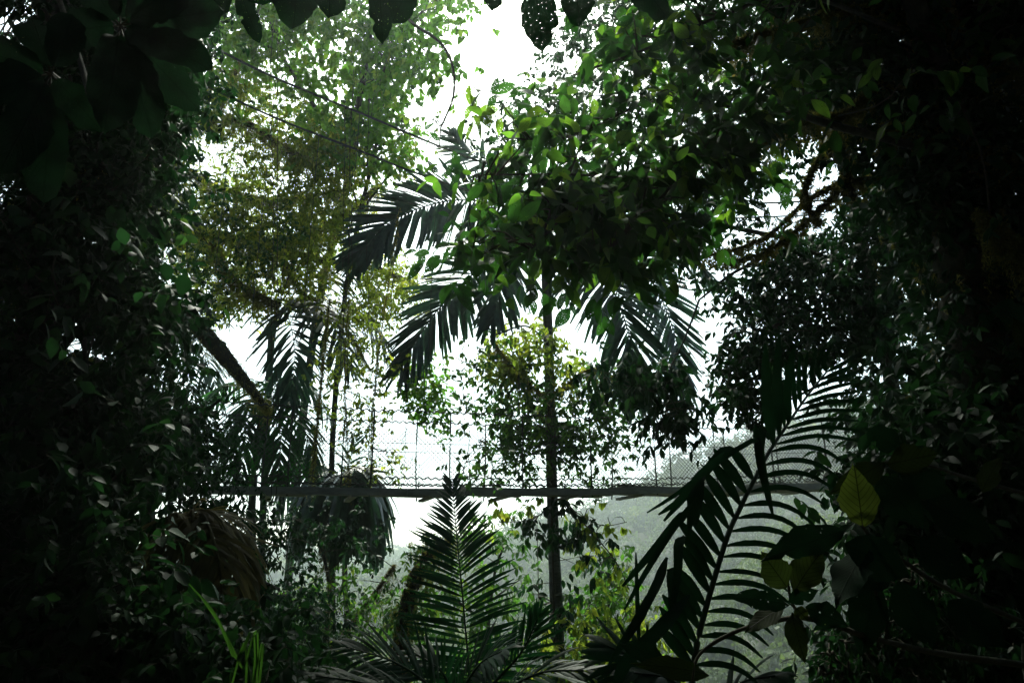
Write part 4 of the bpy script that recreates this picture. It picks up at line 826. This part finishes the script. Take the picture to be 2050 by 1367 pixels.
vine('thin vines with small leaves hanging against white sky between the left palms and the centre',
 [([(800, 420, 12.5), (770, 620, 12.5), (750, 780, 12.5), (740, 950, 12.5)], (.7, .5)), ([(700, 560, 12.5), (690, 760, 12.5), (700, 960, 12.5)], (.7, .5)), ([(820, 580, 12.5), (815, 750, 12.5), (810, 940, 12.5)], (.6, .5)), ([(660, 600, 12.5), (640, 800, 12.5), (625, 960, 12.5)], (1.5, 1.0))],
 [dict(mat='olive', L=.095, ratio=.5, per=5, k=5, spread=.16, every=1, holes=.3, hs=1.6, regions=[([(650, 620), (790, 620), (800, 800), (830, 900), (800, 960), (700, 960), (640, 800)], 12, 14, 75)])], mossy=[(0, 60, .1, .6), (1, 60, .1, .6), (3, 120, .1, .6)])
vine('bushy bright clump of vine leaves hanging just below the lowest arching palm frond',
 [([(850, 700, 13.5), (850, 800, 13.5), (855, 870, 13.5)], (1.2, 1))],
 [dict(mat='bright', L=.11, ratio=.6, per=8, k=6, spread=.16, every=1, regions=[([(800, 735), (890, 745), (900, 800), (880, 860), (840, 830), (800, 800)], 13, 14, 26)])])
vine('curling woody liana looping down out of the top into the white sky gap',
 [([(800, 20, 8), (830, 50, 8), (880, 85, 8), (905, 130, 8), (908, 190, 8), (890, 240, 8), (882, 260, 8), (880, 300, 8)], (4, 3.6, 2.4, 1.6)), ([(884, 246, 8), (850, 236, 8), (815, 235, 8)], (1.0, .8)), ([(882, 250, 8), (850, 290, 8), (840, 270, 8), (820, 215, 8)], (1.0, .8)), ([(884, 246, 8), (940, 250, 8), (980, 300, 8)], (1.0, .8))],
 [dict(mat='bright', L=.06, ratio=.7, tpl=HEART, per=1, k=3, spread=.04, every=1, regions=[([(855, 225), (890, 225), (890, 270), (860, 290), (840, 280)], 7.9, 8.1, 6)])], name='liana')
def hanging_roots(label, xs, d, y0, y1):
    e = empty('aerial_roots', P(xs[0], y0, d), label, 'aerial roots', 'thin roots hanging from the canopy')
    for x in xs:
        mb = MB(); n = 8; ys = np.linspace(y0 + rng.uniform(-30, 30), y1 + rng.uniform(-60, 60), n); tube(mb, [P(x + rng.normal() * 3, y, d) for y in ys], .0045, n=20, sides=4); mb.build('root', M['twig'], e)
hanging_roots('thin straight roots dangling past the mossy tree at left', [372, 366, 205, 190, 184, 545, 556], 9.0, 60, 960)
hanging_roots('thin straight roots dangling before the bright tree near the centre', [700, 706, 690, 738], 10.2, 160, 900)

vine('climber with drooping oval leaves trailing down the palm trunk below the deck',
 [([(1110, 1400, 13.7), (1108, 1200, 13.7), (1104, 1000, 13.7)], (2.5, 2)), ([(1130, 1000, 13.5), (1180, 1060, 13.3), (1230, 1120, 13.2), (1260, 1180, 13.2)], (1.5, 1)), ([(1110, 1010, 13.6), (1060, 1040, 13.4), (1000, 1045, 13.3)], (1.2, .8)), ([(1130, 1010, 13.5), (1200, 1050, 13.4), (1255, 1045, 13.3)], (1, .6)), ([(1075, 1050, 13.4), (1078, 1200, 13.4), (1076, 1300, 13.4)], (.8, .6))],
 [dict(mat='dark', L=.18, ratio=.5, per=3, k=5, spread=.13, every=1, holes=.2, droop=.9, regions=[([(1060, 1010), (1150, 1000), (1210, 1060), (1230, 1130), (1180, 1180), (1140, 1300), (1070, 1340), (1060, 1150)], 13, 14.3, 46)]),
  dict(mat='olive', L=.17, ratio=.5, per=2, k=5, spread=.12, every=1, droop=.9, regions=[([(1130, 990), (1200, 1000), (1270, 1040), (1240, 1110), (1270, 1180), (1160, 1160)], 13, 14, 18), ([(985, 1020), (1080, 1010), (1080, 1050), (1000, 1060)], 13.2, 13.8, 7)])])
tree('shrub', 'sunlit green bush behind the feathery frond under the deck',
 [([(980, 1500, 17), (975, 1300, 17), (990, 1150, 17), (1010, 1090, 17)], (4, 3, 2)), ([(980, 1250, 17), (890, 1180, 17), (850, 1110, 17)], (3, 1)), ([(985, 1200, 17), (1040, 1160, 17)], (2, 1))],
 [dict(mat='scrub', L=.2, ratio=.42, per=6, k=6, spread=.25, every=2, holes=.26, hs=.9, regions=[([(940, 1050), (1050, 1060), (1070, 1130), (1060, 1240), (1050, 1400), (850, 1400), (800, 1250), (830, 1120), (900, 1080)], 16, 18.5, 85)])], cat='shrub')
tree('shrub', 'yellow-green bush right of the palm trunk at the bottom of the gap',
 [([(1200, 1500, 15), (1205, 1300, 15), (1220, 1200, 15)], (4, 2)), ([(1205, 1300, 15), (1260, 1220, 15)], (2, 1))],
 [dict(mat='scrub', L=.17, ratio=.42, per=7, k=6, spread=.22, every=2, holes=.2, hs=1, regions=[([(1150, 1180), (1200, 1130), (1280, 1130), (1290, 1200), (1270, 1270), (1330, 1380), (1130, 1400)], 14, 16, 62)]),
  dict(mat='olive', L=.15, ratio=.42, per=7, k=6, spread=.22, every=3, holes=.2, hs=1, regions=[([(1120, 1220), (1300, 1260), (1400, 1400), (1100, 1400)], 12.5, 14, 50)])], cat='shrub')
tree('curved_trunk', 'dark curved trunk shaggy with epiphytes left of the feathery frond',
 [([(800, 1480, 9.5), (800, 1330, 9.5), (812, 1230, 9.5), (830, 1160, 9.5), (860, 1110, 9.6), (900, 1085, 9.8)], (16, 15, 14, 11, 6))],
 [dict(mat='mid', L=.1, per=5, k=5, spread=.1, every=2, regions=[([(790, 1110), (860, 1080), (890, 1110), (850, 1160), (840, 1300), (780, 1300)], 9.3, 9.8, 30)])], cat='tree', bark='mossbark', mossy=[(0, 260, .04, .3)])
tree('shrub', 'small-leaved dark shrub hanging over the bottom edge near the right corner',
 [([(1900, 1500, 3.6), (1830, 1380, 3.6), (1760, 1300, 3.6), (1680, 1280, 3.6)], (5, 3, 2)), ([(1780, 1310, 3.6), (1700, 1340, 3.6), (1640, 1350, 3.6)], (2, 1)), ([(1850, 1400, 3.6), (1840, 1250, 3.6), (1820, 1150, 3.6)], (3, 1))],
 [dict(mat='dark', L=.055, ratio=.45, per=5, k=6, spread=.06, every=1, droop=.9, regions=[([(1640, 1280), (1700, 1250), (1850, 1240), (1900, 1400), (1640, 1400)], 3.4, 4, 62), ([(1700, 1180), (1900, 1100), (1950, 1300), (1760, 1300)], 3.4, 4, 40)])], cat='shrub')
# bright grass blades, bottom left
mb = MB()
for (pts, w_) in [([(505, 1420, 2.4), (470, 1320, 2.35), (430, 1230, 2.3), (378, 1168, 2.25)], 6.5), ([(510, 1420, 2.4), (484, 1340, 2.38), (446, 1262, 2.36), (402, 1196, 2.34)], 5.5), ([(512, 1430, 2.4), (505, 1370, 2.42), (498, 1330, 2.45)], 4.5), ([(490, 1430, 2.4), (462, 1370, 2.42), (466, 1330, 2.45)], 4.5)]:
    q = [P(*z) for z in pts]; q = [down_to_ground(q[0] + rng.normal(size=3) * .06)] + q; strip(mb, q, W(w_, 2.35), np.array([1, .2, .3]) + rng.normal(size=3) * .25, 22, .6, rng.random())
tag(mb.build('grass_blades', M['grass']), 'long bright green arching grass blades in the lower left foreground', 'grass')

# ------------------------------------------------------------------ mist
mb = MB(); boxes(mb, [0, 590, 60], [1280, 0, 0], [0, 680, 0], [0, 0, 320])
m = bpy.data.materials.new('mist'); m.use_nodes = True; t = m.node_tree; t.nodes.remove(t.nodes['Principled BSDF'])
pv = t.nodes.new('ShaderNodeVolumePrincipled'); pv.inputs['Density'].default_value = 0.00062; pv.inputs['Anisotropy'].default_value = 0.72; pv.inputs['Color'].default_value = (.88, .97, .95, 1)
t.links.new(pv.outputs[0], t.nodes['Material Output'].inputs['Volume'])
tag(mb.build('haze', m, smooth=False), 'pale mist filling the valley', kind='stuff')
